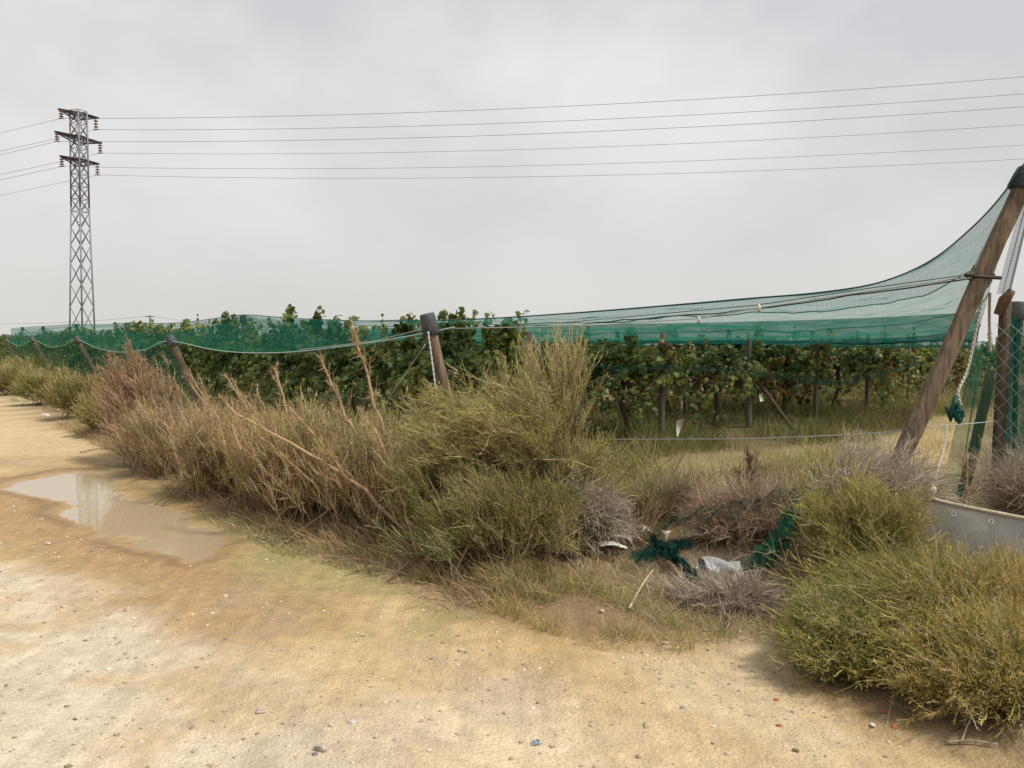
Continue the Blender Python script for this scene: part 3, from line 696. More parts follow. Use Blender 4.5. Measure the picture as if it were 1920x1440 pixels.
# chain-link mesh at the right edge
cl = thing('chain_link_fence', 'rusty grey diamond wire mesh at the right edge', 'fence', tuple(P(1872, 900, 5.5) * [1, 1, 0]))
o_, ex = P(1868, 800, 5.45), norm((P(2060, 800, 4.9) - P(1868, 800, 5.45))[None] * [1, 1, 0])[0]
g = Geo(); dm = .105
for k in range(16):
    for sg in (-1, 1):
        zz = np.arange(.42, 1.86, dm); xx = k * dm + sg * dm * .5 * (np.arange(len(zz)) % 2 * 2 - 1)
        xx = xx + .02 * np.sin(zz * 5); lo = np.where(zz < 1.2, (1.2 - zz) * .12 * (k < 2), 0)
        p = o_[None] + ex * (xx + lo)[:, None]; p[:, 2] = zz; p[:, :2] += np.array([0, sg * .006])
        p[:, 1] += .03 * np.sin(zz * 3 + k * .5)
        g.add(*tubes(p[None], np.asarray(.0026), np.array([[.24, .26, .23]]), 4))
part('wire_mesh', g, M_WIRE, cl, kind='stuff')

# pale sheet tied at the right, behind the bush
a = spline([P(1738, 932, 4.95), P(1745, 936, 4.9), P(1800, 950, 4.75), P(1860, 962, 4.6), P(1930, 975, 4.45), P(2100, 985, 4.1)], 50)
b = a.copy(); b[:, 2] = .02; b[:, 1] -= .10; b[:6, 0] -= np.linspace(.16, 0, 6)
vv = np.linspace(0, 1, 26); grid = a[:, None] * (1 - vv[None, :, None]) + b[:, None] * vv[None, :, None]
grid[..., 1] += (.022 * np.sin(np.arange(50) * .9)[:, None] * vv[None] + .015 * fbm(np.arange(50)[:, None] * .3 + 0 * vv[None], vv[None] * 6 + 0 * np.arange(50)[:, None], 1.0, 5)) 
tarp = thing('plastic_sheet', 'pale translucent plastic sheet tied up behind the bottom right bush', 'sheet', (a[0, 0], a[0, 1], 0))
def sheet_mat():
    m, t, o = mat('milky_sheet')
    tcn = N(t, 'ShaderNodeTexCoord').outputs['Object']; nz = N(t, 'ShaderNodeTexNoise', {0: tcn, 'Scale': 5.0, 'Detail': 6.0})
    cr = N(t, 'ShaderNodeMapRange', {0: nz.outputs[0], 1: .3, 2: .7, 3: .44, 4: .62})
    cc = N(t, 'ShaderNodeCombineColor', {0: cr.outputs[0], 1: cr.outputs[0], 2: cr.outputs[0]})
    d = N(t, 'ShaderNodeBsdfPrincipled', {'Base Color': cc.outputs[0], 'Roughness': .6}); tl = N(t, 'ShaderNodeBsdfTranslucent', {'Color': cc.outputs[0]}); tp = N(t, 'ShaderNodeBsdfTransparent')
    x = N(t, 'ShaderNodeMixShader', {0: .35, 1: d.outputs[0], 2: tl.outputs[0]}); y_ = N(t, 'ShaderNodeMixShader', {0: .25, 1: x.outputs[0], 2: tp.outputs[0]})
    t.links.new(y_.outputs[0], o.inputs[0]); return m
part('sheet', sheet(grid, (.4, .4, .4)), sheet_mat(), tarp, True)
g = Geo(); g.add(*tubes((a + [0, -.006, .006])[None], np.asarray(.013), np.array([[.44, .39, .28]]), 6)); part('rolled_hem', g, M_ROPE, tarp, True)
g = Geo(); q = np.array([P(1738, 934, 4.93), P(1748, 922, 4.9), P(1752, 914, 4.88)]); g.add(*tubes(q[None], np.array([.02, .026, .012]), np.array([[.5, .45, .33]]), 6)); part('knot', g, M_ROPE, tarp, True)
for k in (9, 19, 29):
    q = grid[k, 2]; g = Geo(); th = np.linspace(0, 2 * math.pi, 12)
    g.add(*tubes((q + np.stack([np.cos(th) * .013, -.012 + 0 * th, np.sin(th) * .013], 1))[None], np.asarray(.005), np.array([[.75, .75, .72]]), 5)); part('eyelet', g, M_PLAST, tarp, True)

# ------------------------------------------------------------------ grapevines
LEAFT = np.array([[0, 0, 0], [.02, .34, .05], [.38, .56, -.02], [.46, .30, .05], [.74, .40, -.04], [1.02, 0, -.16], [.74, -.40, -.04], [.46, -.30, .05], [.38, -.56, -.02], [.02, -.34, .05], [.36, 0, .10]])
LEAFF = np.array([[10, k, k + 1] for k in range(0, 9)] + [[10, 9, 0]])
def leaves(pos, tip, nrm, size, colr):
    n = len(pos); nrm = norm(nrm - tip * (nrm * tip).sum(1, keepdims=True)); sd_ = np.cross(nrm, tip)
    v = pos[:, None] + size[:, None, None] * (tip[:, None] * LEAFT[None, :, :1] + sd_[:, None] * LEAFT[None, :, 1:2] + nrm[:, None] * LEAFT[None, :, 2:] * R.uniform(.3, 1.6, (n, 1, 1)))
    f = (np.arange(n)[:, None, None] * 11 + LEAFF[None]).reshape(-1, 3)
    return v.reshape(-1, 3), f, np.repeat(colr, 11, 0)
VCOL = [(.095, .14, .042), (.115, .175, .048), (.165, .22, .06), (.10, .145, .05), (.24, .28, .075), (.13, .19, .05), (.31, .305, .085)]
VCOLR = VCOL + [(.22, .16, .045), (.15, .085, .035)]
def vine_meshes(seed, lowdrop, tall, n_sh, half, cols, zc=1.22):
    global R
    keep = R; R = np.random.default_rng(seed)
    # trunk with two arms, local frame: x along the row
    g = Geo(); t = np.linspace(0, 1, 8)[:, None]
    p = np.c_[.10 * np.sin(t * 4 + seed), .05 * np.cos(t * 3 + seed), t * zc - .06 * (1 - t)]
    g.add(*tubes(p[None], np.linspace(.045, .03, 8), np.array([[.085, .06, .045]]), 7))
    for sg in (-1, 1):
        q = np.c_[p[-1, 0] + sg * np.linspace(0, half, 8), p[-1, 1] + R.normal(0, .03, 8), zc + .06 * np.sin(np.linspace(0, 3, 8))]; q[0] = p[-1]
        g.add(*tubes(q[None], np.linspace(.028, .014, 8), np.array([[.085, .06, .045]]), 6))
    trunk = g.mesh('trunk', M_BARK, True)
    rt = np.c_[R.uniform(-half, half, n_sh), R.normal(0, .06, n_sh), zc + R.uniform(-.06, .1, n_sh)]
    sidev = np.where(R.random(n_sh) < .5, -1, 1) * R.uniform(.15, 1.0, n_sh)
    d = norm(np.c_[R.normal(0, .4, n_sh), sidev, R.uniform(.25, 1.25, n_sh)])
    L = R.uniform(.5, .85, n_sh)
    up = R.random(n_sh) < tall; d[up] = norm(np.c_[R.normal(0, .2, up.sum()), R.normal(0, .2, up.sum()), np.ones(up.sum())]); L[up] = R.uniform(.6, 1.0, up.sum())
    low = (R.random(n_sh) < lowdrop) & ~up; d[low] = norm(np.c_[R.normal(0, .35, low.sum()), sidev[low], R.uniform(-.2, .4, low.sum())]); L[low] = R.uniform(.7, 1.2, low.sum())
    bend = np.zeros((n_sh, 3)); bend[:, 2] = np.where(up, -.05, np.where(low, -.75, -.38))
    sh = curve(rt, d, L, bend, .05, 7)
    gs = Geo(); gs.add(*tubes(sh, np.linspace(.006, .0025, 8), np.array([[.14, .10, .05]]), 3))
    canes = gs.mesh('canes', M_DRY)
    lp, lt, idx, tt_ = children(sh, 40, .05, 1.0)
    n = len(lp); outw = np.c_[R.normal(0, .5, n), np.sign(lp[:, 1]) * R.uniform(0, 1, n), R.normal(0, .3, n)]
    lp = lp + norm(R.normal(size=(n, 3))) * R.uniform(.02, .10, (n, 1))
    tip = norm(outw * .8 + np.c_[np.zeros(n), np.zeros(n), -R.uniform(.2, 1.3, n)]); nr = norm(outw + np.c_[np.zeros(n), np.zeros(n), R.uniform(.2, 1.4, n)] + R.normal(0, .35, (n, 3)))
    cc = pal(n, cols, .22, lp, 2.5)
    yl = R.random(n) < .05; cc[yl] = np.array([.30, .27, .06]) * R.uniform(.6, 1.1, (yl.sum(), 1))
    gl = Geo(); gl.add(*leaves(lp, tip, nr, R.uniform(.055, .11, n), cc))
    fol = gl.mesh('foliage', M_LEAF)
    R = keep
    return trunk, canes, fol
VA = [vine_meshes(100 + k, .55, .2, 80, 1.2, VCOL, 1.16) for k in range(5)]          # tall wall beside the fence
VB = [vine_meshes(200 + k, .42, .02, 72, 1.2, VCOLR, 1.02) for k in range(5)]  # row ends, bunches showing below
# a bunch of grapes, shared
t_ = (1 + 5 ** .5) / 2
ICO = norm(np.array([[-1, t_, 0], [1, t_, 0], [-1, -t_, 0], [1, -t_, 0], [0, -1, t_], [0, 1, t_], [0, -1, -t_], [0, 1, -t_], [t_, 0, -1], [t_, 0, 1], [-t_, 0, -1], [-t_, 0, 1]]))
ICF = np.array([[0, 11, 5], [0, 5, 1], [0, 1, 7], [0, 7, 10], [0, 10, 11], [1, 5, 9], [5, 11, 4], [11, 10, 2], [10, 7, 6], [7, 1, 8], [3, 9, 4], [3, 4, 2], [3, 2, 6], [3, 6, 8], [3, 8, 9], [4, 9, 5], [2, 4, 11], [6, 2, 10], [8, 6, 7], [9, 8, 1]])
g = Geo()
for k in range(46):
    zz = R.uniform(0, 1); a_ = R.uniform(0, 6.28); rr = .042 * (1 - zz * .75) * R.uniform(.35, 1)
    g.add(ICO * .0145 + [rr * math.cos(a_), rr * math.sin(a_), -zz * .18], ICF, np.array([.085, .03, .035]) * R.uniform(.5, 1.6))
g.add(*line([(0, 0, .06), (0, 0, -.17)], .012, (.09, .05, .04), 6, S=6))
BUNCH = g.mesh('grape_bunch', M_GRAPE, True)
def vine(ms, xy, rot, label, group, nb=0, sc=1.0):
    root = thing('grapevine', label, 'grapevine', (xy[0], xy[1], onz(xy)), group)
    root.rotation_euler = (0, 0, rot); root.scale = (sc, sc, sc)
    link('trunk', ms[0], root); tag(link('canes', ms[1], root), kind='stuff'); tag(link('foliage', ms[2], root), kind='stuff')
    for k in range(nb):
        b = link('grape_bunch', BUNCH, root, (R.uniform(-1.1, 1.1), R.uniform(-.3, .3), R.uniform(.78, 1.0))); b.rotation_euler = (R.normal(0, .1), R.normal(0, .1), R.uniform(0, 6)); s = R.uniform(.8, 1.25); b.scale = (s, s, s)
    return root
ROT = math.atan2(U2[1], U2[0])
for j in range(36):
    q = P0 + U2 * (.3 + 2.05 * j) + V2 * R.normal(0, .05)
    vine(VA[(j * 3) % 5], q, ROT + (math.pi if R.random() < .5 else 0) + R.normal(0, .04), nth(j + 1) + ' leafy grapevine, counted from the right, in the long row behind the fence', 'vines of the row along the fence', 0, R.uniform(.92, 1.0) if j < 4 else R.uniform(1.0, 1.12))
for k in range(1, 10):
    for j in range(14 if k == 1 else 5 if k < 4 else 4):
        q = rowstart(k) + U2 * (.5 + 2.05 * j)
        lab = ('grapevine at the near end of the %s vine row from the fence' % NM[k]) if j == 0 else '%s grapevine back from the near end of the %s vine row' % (nth(j + 1), NM[k])
        vine(VB[(k * 2 + j) % 5], q, ROT + (math.pi if (j + k) % 2 else 0), lab, 'vines of the rows under the net roof', (9 if j == 0 else 5) if k < 6 and j < 3 else 0, R.uniform(1.0, 1.1))
# tall shoots breaking through the net
for px, py, l in ((425, 580, 'leafy vine shoot poking above the net beside the tall capped post'), (540, 576, 'tallest leafy vine shoot sticking up through the net'), (592, 588, 'leafy vine shoot through the net, right of the tallest one'), (762, 582, 'yellowish vine shoot above the net left of the capped post'), (845, 594, 'small vine sprig above the net just right of the capped post'), (262, 603, 'small vine shoot over the net right of the lattice tower'), (945, 600, 'vine shoot climbing the end post above the olive bush'), (627, 592, 'thin vine sprig above the net, right of three shoots')):
    a = (px - CX) / F_PX; s = (P0[0] - a * P0[1]) / (a * U2[1] - U2[0]); b = P0 + U2 * max(s, 0)
    tp = P(px, py, b[1]); n = 3; rt = np.array([[tp[0], tp[1], 1.5]]) + R.normal(0, .15, (n, 3)) * [1, 1, .3]
    d_ = tp - rt; L_ = np.linalg.norm(d_, axis=1); L_ *= R.uniform(.75, 1.08, n); sh = curve(rt, norm(d_), L_, np.array([.1, 0, .05]), .05, 7)
    root = thing('vine_shoot', l, 'vine shoot', tuple(rt[0]))
    g = Geo(); g.add(*tubes(sh, np.linspace(.011, .006, 8), np.array([[.15, .13, .06]]), 4)); part('cane', g, M_DRY, root)
    lp, lt, ix, t2 = children(sh, 46, .1, 1.0); n = len(lp); lp = lp + R.normal(0, .03, (n, 3))
    g = Geo(); g.add(*leaves(lp, norm(R.normal(size=(n, 3)) + [0, 0, -.5]), norm(R.normal(size=(n, 3)) * .8 + [0, -.3, .6]), R.uniform(.07, .13, n), pal(n, [(.12, .15, .035), (.07, .11, .03), (.2, .2, .045)], .2))); part('foliage', g, M_LEAF, root, kind='stuff')
# white tags / bags in the vineyard
for pts, zz, l in (([(1269, 789), (1281, 787), (1275, 808), (1270, 820), (1268, 806)], 11.5, 'white paper bag hanging low in the vineyard weeds'), ([(1423, 739), (1431, 738), (1432, 752), (1425, 753)], 14.5, 'small white tag hanging under the vines')):
    f_ = np.array([P(x_, y_, zz) for x_, y_ in pts]); k = len(f_); bk = f_ + [0.01, .03, 0]
    g = Geo(); g.add(np.vstack([f_, bk]), [np.arange(k)[None], (np.arange(k)[::-1] + k)[None], np.array([[i, (i + 1) % k, (i + 1) % k + k, i + k] for i in range(k)])], (.68, .68, .62)); solo('paper_bag', g, M_PLAST, l, 'bag')
for px, y0, y1, zz, l in ((1277, 722, 765, 15, 'pale thin stake under the vines left of the strut'), (1878, 700, 800, 8, 'thin pale stake beyond the upright post')):
    g = Geo(); g.add(*tubes(np.array([P(px, y1 + 30, zz), P(px, y0, zz)])[None], np.asarray(.03), np.array([[.4, .39, .36]]), 6)); o = solo('stake', g, M_WOOD, l, 'stake')

# ------------------------------------------------------------------ shrubs
def bush(name, label, cat, base, cen, rad, n0, n1, n2, n3, len1, len2, cols, fl=(0, 0, 0), flow_amt=.5, stemc=(.16, .11, .07), w2=.003, w3=.003, len3=.014, up=.4, seed=1, mt=None, spread=.3, group=None, n_out=.6, hollow=.25, droop=-.08):
    """stems rise from a patch on the ground to points of an egg-shaped volume; branches, twigs and leaflets follow a swirling lean"""
    global R
    keep = R; R = np.random.default_rng(seed); fl = np.array(fl); base = np.array(base, float)
    root = thing(name, label, cat, tuple(base), group)
    tgt = norm(R.normal(size=(n0, 3))); tgt[:, 2] = np.abs(tgt[:, 2]) * 1.0 - .25
    tgt = np.array(cen) + tgt * np.array(rad) * (R.uniform(hollow, 1, (n0, 1)) ** .5) * .82
    tgt[:, 2] = np.maximum(tgt[:, 2], .05 + base[2])
    rt = base + np.c_[R.normal(0, spread * rad[0], n0), R.normal(0, spread * rad[1], n0), np.zeros(n0)]
    rt[:, 2] = height(rt[:, 0], rt[:, 1]) - .02
    d = tgt - rt; L = np.linalg.norm(d, axis=1)
    bend = np.zeros((n0, 3)); bend[:, 2] = .25
    st = curve(rt, norm(norm(d) - bend * 1.0 * 0), L, None, .05, 6); tq = np.linspace(0, 1, 7)[None, :, None]
    st = st + np.array([0, 0, 1.0]) * (.22 * L)[:, None, None] * tq * (1 - tq)
    gs = Geo(); gs.add(*tubes(st, np.linspace(.009, .003, 7), np.array([stemc]), 3))
    b, tn, ix, tt2 = children(st, n1, .2, 1.0); n = len(b)
    outw = norm(b - (np.array(cen) - [0, 0, rad[2] * .6]))
    d1 = norm(tn * .45 + outw * n_out + flow(b) * flow_amt + fl + R.normal(0, .38, (n, 3)) + [0, 0, up])
    br = curve(b, d1, R.uniform(.6, 1.2, n) * len1, fl * .25 + np.array([0, 0, droop]), .06, 4)
    br[..., 2] = np.maximum(br[..., 2], .012)
    gs.add(*ribbon(br, R.uniform(.003, .006, n), pal(n, [np.array(stemc) * 1.6, np.array(stemc) * 2.6], .2)))
    part('branches', gs, M_DRY, root, kind='stuff')
    b, tn, ix, tt2 = children(br, n2, .1, 1.0); n = len(b)
    d2 = norm(tn * .9 + fl * .5 + flow(b, 3) * flow_amt * .5 + R.normal(0, .36, (n, 3)) + [0, 0, up * .5])
    tw_ = curve(b, d2, R.uniform(.5, 1.25, n) * len2, None, .07, 3)
    tw_[..., 2] = np.maximum(tw_[..., 2], .01)
    cc = pal(n, cols, .3, b)
    pm = R.random(n) < .07; cc[pm] = np.array([.62, .54, .38]) * R.uniform(.7, 1, (pm.sum(), 1))
    w2 = w2 * 1.4; w3 = w3 * 1.35; len3 = len3 * 1.2
    gt = Geo(); gt.add(*ribbon(tw_, w2 * R.uniform(.7, 1.3, n), cc, .5))
    if n3:
        b, tn, ix, tt2 = children(tw_, n3, .1, 1.0); n = len(b)
        lf = curve(b, norm(tn * .8 + R.normal(0, .5, (n, 3)) + [0, 0, .15]), R.uniform(.6, 1.3, n) * len3, None, 0, 1)
        gt.add(*ribbon(lf, w3, cc[ix] * R.uniform(.8, 1.3, (n, 1)), .45))
    part('twigs', gt, mt or M_TWIG, root, kind='stuff')
    R = keep
    return root
BM = lambda L_, k: [tuple(min(.62, v * k) for v in q) for q in L_]
OLIVE = BM([(.125, .13, .04), (.17, .165, .052), (.21, .18, .07), (.15, .122, .05), (.25, .21, .10), (.17, .15, .05)], 2.3)
GREEN = BM([(.125, .12, .04), (.158, .145, .046), (.19, .165, .054), (.205, .158, .06), (.23, .172, .068), (.27, .215, .10)], 2.1)
OLD = BM([(.13, .125, .046), (.165, .15, .052), (.205, .175, .068), (.15, .122, .055), (.26, .215, .10)], 2.05)
DEEP = BM([(.10, .11, .042), (.125, .13, .048), (.155, .148, .055), (.18, .155, .065)], 1.75)
TAN = BM([(.27, .20, .105), (.22, .165, .09), (.33, .255, .135), (.19, .135, .078), (.18, .17, .065)], 1.75)
BROWN = BM([(.20, .132, .08), (.16, .108, .066), (.25, .17, .10), (.15, .10, .064)], 1.8)
GREY = BM([(.23, .20, .16), (.30, .262, .21), (.18, .148, .118), (.26, .21, .165)], 1.7)
RUST = BM([(.21, .145, .095), (.26, .19, .13), (.17, .11, .075), (.32, .255, .19)], 1.7)
# the big olive bush in the middle: a windswept dome, a spire at its right and a skirt
bc = gz(960, 1075)
bush('olive_bush', 'big windswept olive green bush in the middle before the vines', 'bush', gz(985, 1010), P(940, 850, 6.05), (.78, .55, .64), 95, 12, 15, 4, .46, .17, OLD, (-.6, -.1, -.02), .9, (.20, .15, .10), .0030, .0030, .016, .2, 3, None, .3, None, .5, .25, -.3)
bush('olive_bush', 'upright olive spire rising at the right of the big bush', 'bush', gz(1040, 1000), P(1048, 735, 6.2), (.24, .2, .36), 26, 9, 12, 4, .34, .14, OLD, (-.12, 0, .75), .35, (.20, .15, .10), .0032, .0032, .016, .8, 4, None, .12)
bush('olive_bush', 'low leafy front skirt of the big olive bush over the track edge', 'bush', gz(930, 1085), P(965, 985, 5.65), (.54, .34, .40), 66, 10, 13, 4, .32, .15, DEEP, (-.2, -.15, -.02), .9, (.17, .13, .08), .003, .003, .014, .3, 5, None, .55)
bush('olive_bush', 'darker left flank of the big olive bush beside tall stalks', 'bush', gz(830, 1020), P(820, 925, 5.95), (.3, .38, .42), 40, 11, 14, 4, .3, .14, DEEP, (-.2, -.1, .1), .5, (.15, .11, .07), .003, .003, .014, .3, 6)
bush('olive_bush', 'sparse right side of the big olive bush reaching to the fence wire', 'bush', gz(1090, 985), P(1115, 905, 6.3), (.28, .3, .36), 30, 9, 12, 3, .26, .13, OLIVE, (.25, -.05, .2), .5, (.18, .13, .08), .003, .003, .014, .3, 7)
bush('olive_bush', 'small upright olive tuft left of the spire on the big bush', 'bush', gz(960, 1000), P(955, 775, 6.2), (.2, .2, .32), 20, 8, 12, 4, .32, .14, OLD, (-.2, 0, .6), .4, (.20, .15, .10), .0032, .0032, .016, .7, 21, None, .12)
# bottom right bush: swirling, greener
bush('green_bush', 'large swirling yellow green bush in the bottom right corner', 'bush', gz(1760, 1210), P(1745, 1175, 4.1), (.72, .46, .14), 110, 11, 15, 5, .36, .16, GREEN + TAN[:1], (-.45, -.1, -.02), 1.1, (.17, .14, .06), .0027, .0026, .013, .2, 8, None, .5, None, .5, .25, -.2)
bush('green_bush', 'rounded top hump of the bottom right bush below the reddish brush', 'bush', gz(1620, 1120), P(1620, 1020, 4.75), (.38, .34, .36), 50, 14, 15, 5, .26, .12, GREEN, (-.3, -.1, .2), .6, (.17, .14, .06), .0027, .0026, .013, .3, 9)
bush('green_bush', 'front left skirt of the bottom right bush on sandy gravel', 'bush', gz(1580, 1270), P(1585, 1215, 4.0), (.34, .28, .22), 50, 12, 14, 6, .22, .11, BM([(.13, .13, .045), (.155, .15, .048), (.185, .165, .05), (.22, .175, .07)], 2.2), (-.35, -.2, .05), .4, (.16, .13, .07), .0026, .0026, .012, .3, 10)
bush('green_bush', 'nearest fronds of the bottom right bush at the frame corner', 'bush', gz(1850, 1350), P(1850, 1270, 3.55), (.46, .3, .2), 52, 12, 15, 7, .24, .12, GREEN, (-.4, -.2, .05), .5, (.16, .13, .06), .0026, .0025, .012, .25, 12)
bush('green_bush', 'right shoulder of the bottom right bush in front of the pale sheet', 'bush', gz(1900, 1180), P(1905, 1200, 3.85), (.32, .3, .14), 30, 9, 13, 5, .26, .13, GREEN, (-.3, -.1, .4), .5, (.16, .13, .06), .0026, .0026, .013, .4, 13)
# grey dead brush
bush('dead_brush', 'grey dead twiggy clump drooping right of the big bush', 'brush', gz(1090, 1035), P(1095, 985, 5.95), (.32, .26, .34), 60, 16, 12, 0, .26, .12, GREY, (.05, -.2, -.35), .4, (.28, .24, .195), .003, 0, 0, .0, 14, M_DRY)
bush('dead_brush', 'grey dead brush heap at the foot of the leaning pole', 'brush', gz(1640, 1060), P(1640, 930, 5.15), (.46, .3, .36), 70, 16, 13, 0, .25, .11, GREY, (0, 0, 0), .7, (.24, .205, .165), .0026, 0, 0, .1, 15, M_DRY)
bush('dead_brush', 'grey brown dead brush at the right edge behind the pale sheet', 'brush', gz(1930, 1060), P(1925, 930, 5.2), (.26, .3, .45), 40, 16, 13, 0, .24, .11, GREY + RUST[:2], (0, 0, 0), .7, (.24, .195, .155), .0026, 0, 0, .1, 16, M_DRY)
bush('dead_brush', 'flat grey mat of dead twigs on the ground left of the bottom right bush', 'brush', gz(1365, 1155), P(1365, 1150, 4.85), (.34, .22, .06), 46, 11, 9, 0, .17, .09, GREY, (-.1, -.1, -.25), .6, (.26, .215, .17), .0026, 0, 0, .05, 17, M_DRY, .6)
bush('dead_brush', 'tangled reddish brown brush heap behind the litter', 'brush', gz(1410, 1030), P(1420, 985, 5.9), (.5, .34, .26), 70, 14, 11, 0, .26, .12, RUST, (0, 0, 0), .7, (.24, .17, .13), .0026, 0, 0, .1, 18, M_DRY, .5)
bush('dead_brush', 'low brown brush in front of the bare headland strip', 'brush', gz(1250, 985), P(1250, 955, 6.9), (.5, .3, .18), 40, 12, 9, 2, .22, .11, RUST + OLIVE[:3], (0, 0, .2), .6, (.22, .17, .11), .003, .003, .014, .3, 19, M_DRY, .6)
bush('green_bush', 'thin yellow green sprigs beside the reddish brush', 'bush', gz(1545, 1010), P(1555, 930, 5.4), (.12, .12, .3), 14, 9, 10, 4, .22, .11, GREEN + OLIVE, (-.1, 0, .6), .3, (.2, .17, .08), .0028, .0028, .013, .6, 20)
# far left roadside bushes
for px, py, zz, rx, rz, cols, sd_, l in ((20, 745, 25., 1.3, .62, OLIVE, 30, 'farthest olive bush on the verge at the left edge'), (95, 770, 21., 1.0, .62, OLIVE, 31, 'second olive bush on the left verge'), (160, 800, 17., .85, .62, GREEN + TAN[:2], 32, 'third bush on the left verge, by the track bend'), (205, 835, 14., .55, .5, GREEN + OLIVE, 33, 'small greener bush before the reddish weed at left'), (60, 715, 29., 1.6, .75, OLIVE, 34, 'olive thicket at the foot of the far fence posts')):
    b = P(px, 700, zz); b[2] = 0; c_ = b + [0, 0, rz * .55]
    bush('olive_bush', l, 'bush', b, c_, (rx, rx * .8, rz), 60, 12, 11, 3, .4 * rz / .6, .2, [np.array(q) * .8 for q in cols], (-.2, 0, .2), .4, (.17, .12, .07), .007, .007, .03, .4, sd_)
# brown weed at the left and the tan weeds along the verge
bush('brown_weed', 'tall reddish brown dry weed leaning left at the fence', 'weed', gz(300, 880), P(262, 770, 11.2), (.55, .45, .95), 70, 16, 12, 3, .34, .17, BROWN, (-.4, 0, .55), .5, (.26, .17, .10), .0055, .005, .02, .5, 40, M_DRY)
for px, py, gy_, rx, rz, cols, sd_, l in ((330, 850, 905, .75, .48, BROWN + TAN[:2], 41, 'dark brown dry weed clump just right of the tall reddish weed'), (430, 862, 950, .7, .46, TAN + BROWN, 42, 'tan feathery dry weed clump in the verge, midway to the puddle'), (520, 882, 985, .62, .46, TAN + BROWN[:2] + OLIVE[:3], 43, 'straw coloured weed clump with a green heart'),
                                      (600, 880, 1000, .55, .5, TAN + OLIVE, 44, 'olive and straw weed clump behind the tall bare stalks'), (690, 915, 1020, .5, .44, TAN + BROWN, 45, 'tan weed clump beside the tall bare stalks'), (400, 905, 945, .36, .2, BROWN, 46, 'dark brown matted weed at the puddle bank'), (560, 940, 985, .5, .22, BROWN, 47, 'low brown matted weeds at the track edge'), (740, 930, 1030, .35, .5, BROWN + TAN, 48, 'brown dry weeds against the left of the big bush')):
    b = gz(px, gy_); c_ = P(px, py, b[1] + .55)
    bush('dry_weed', l, 'weed', b + [0, .5, 0], c_, (rx, .5, rz), 70, 8, 11, 3, .40, .18, cols + OLD[:2], (-.22, -.05, .6), .6, (.27, .20, .11), .0042, .004, .018, .5, sd_, M_DRY, .5)
# tall bare stalks
def stalk(label, pts, r, cols=TAN, nb=26, seed=0, group=None):
    global R
    keep = R; R = np.random.default_rng(seed); p = spline(pts, 16); p[1:-1] += R.normal(0, .006, (14, 3))
    root = thing('tall_stalk', label, 'weed', tuple(p[0]), group); g = Geo(); g.add(*tubes(p[None], np.linspace(r, r * .4, 16) * 1.75, np.array([[.50, .35, .21]]), 5)); part('stem', g, M_DRY, root)
    b, tn, ix, t2 = children(p[None], nb, .25, 1.0); n = len(b); br = curve(b, norm(tn + R.normal(0, .45, (n, 3))), R.uniform(.1, .42, n) * (1.2 - t2), np.array([0, 0, .2]), .08, 4)
    g = Geo(); g.add(*tubes(br, np.linspace(.005, .0022, 5), np.array([[.46, .32, .18]]), 3))
    b, tn, ix, t2 = children(br, 9, .2, 1.0); n = len(b); t3 = curve(b, norm(tn + R.normal(0, .6, (n, 3))), R.uniform(.03, .1, n), None, .1, 2); g.add(*ribbon(t3, .0042, pal(n, cols, .2)))
    b, tn, ix, t2 = children(p[None], 60, .1, 1.0); n = len(b); t3 = curve(b, norm(R.normal(size=(n, 3))), R.uniform(.015, .04, n), None, 0, 1); g.add(*ribbon(t3, .005, pal(n, cols, .2)))
    part('branchlets', g, M_DRY, root, kind='stuff'); R = keep
def scruff(n):
    rr = np.random.default_rng(77)
    for k, px in enumerate(np.sort(rr.uniform(400, 785, n))):
        py = np.interp(px, [400, 520, 640, 785], [930, 975, 1000, 1035]) - rr.uniform(0, 60); b = gz(px, py); L_ = rr.uniform(.65, 1.4)
        d = norm(np.array([[rr.normal(-.42, .22), rr.normal(0, .15), 1.0]]))[0]; p1 = b + d * L_ * .5 + [0, 0, .03]; p2 = b + d * L_ + [-.06, 0, -.02]
        stalk(nth(k + 1) + ' thin dry stalk from the left among the tan verge weeds', [b, p1, p2], rr.uniform(.005, .009), TAN, 16, 900 + k, 'thin stalks in the tan weeds')
def tall(px0, py0, mids, dz=0.0):
    b = gz(px0, py0); n = len(mids); return [b] + [P(x_, y_, b[1] + dz * (k + 1) / n) for k, (x_, y_) in enumerate(mids)]
stalk('tallest bare stalk leaning left against the sky beside the big bush', tall(783, 1015, [(755, 900), (715, 790), (680, 680), (658, 600)], .2), .011, nb=34, seed=1)
stalk('reddish bare stalk left of the tallest one, forked high', tall(745, 1000, [(690, 860), (640, 760), (600, 670)], .2), .010, nb=34, seed=2)
stalk('long pale stalk sweeping low to the left across the weeds', tall(780, 1030, [(660, 900), (540, 830), (440, 770), (410, 740)], .6), .010, nb=22, seed=3)
stalk('slender stalk standing left of the reddish stalks', tall(590, 985, [(560, 860), (535, 760), (515, 690)], .4), .008, nb=26, seed=4)
stalk('short forked stalk between the reddish stalks and the bush', tall(770, 1020, [(730, 930), (712, 850), (705, 790)], .1), .008, nb=20, seed=5)
stalk('red brown stalk tilted at the bush foot', tall(785, 1060, [(760, 960), (735, 880), (700, 800)], .1), .009, nb=20, seed=6)
stalk('pale stick standing in the brown weeds by the puddle', tall(345, 905, [(330, 850), (318, 810), (308, 790)], .1), .012, nb=6, seed=7)
stalk('dry reed stalk rising before the reddish brush', tall(1590, 1060, [(1575, 940), (1560, 860)], .3), .006, nb=12, seed=8)
stalk('reddish stalk in front of the pale sheet', tall(1818, 1110, [(1812, 1000), (1812, 920), (1815, 850)], .1), .007, BROWN, nb=14, seed=9)
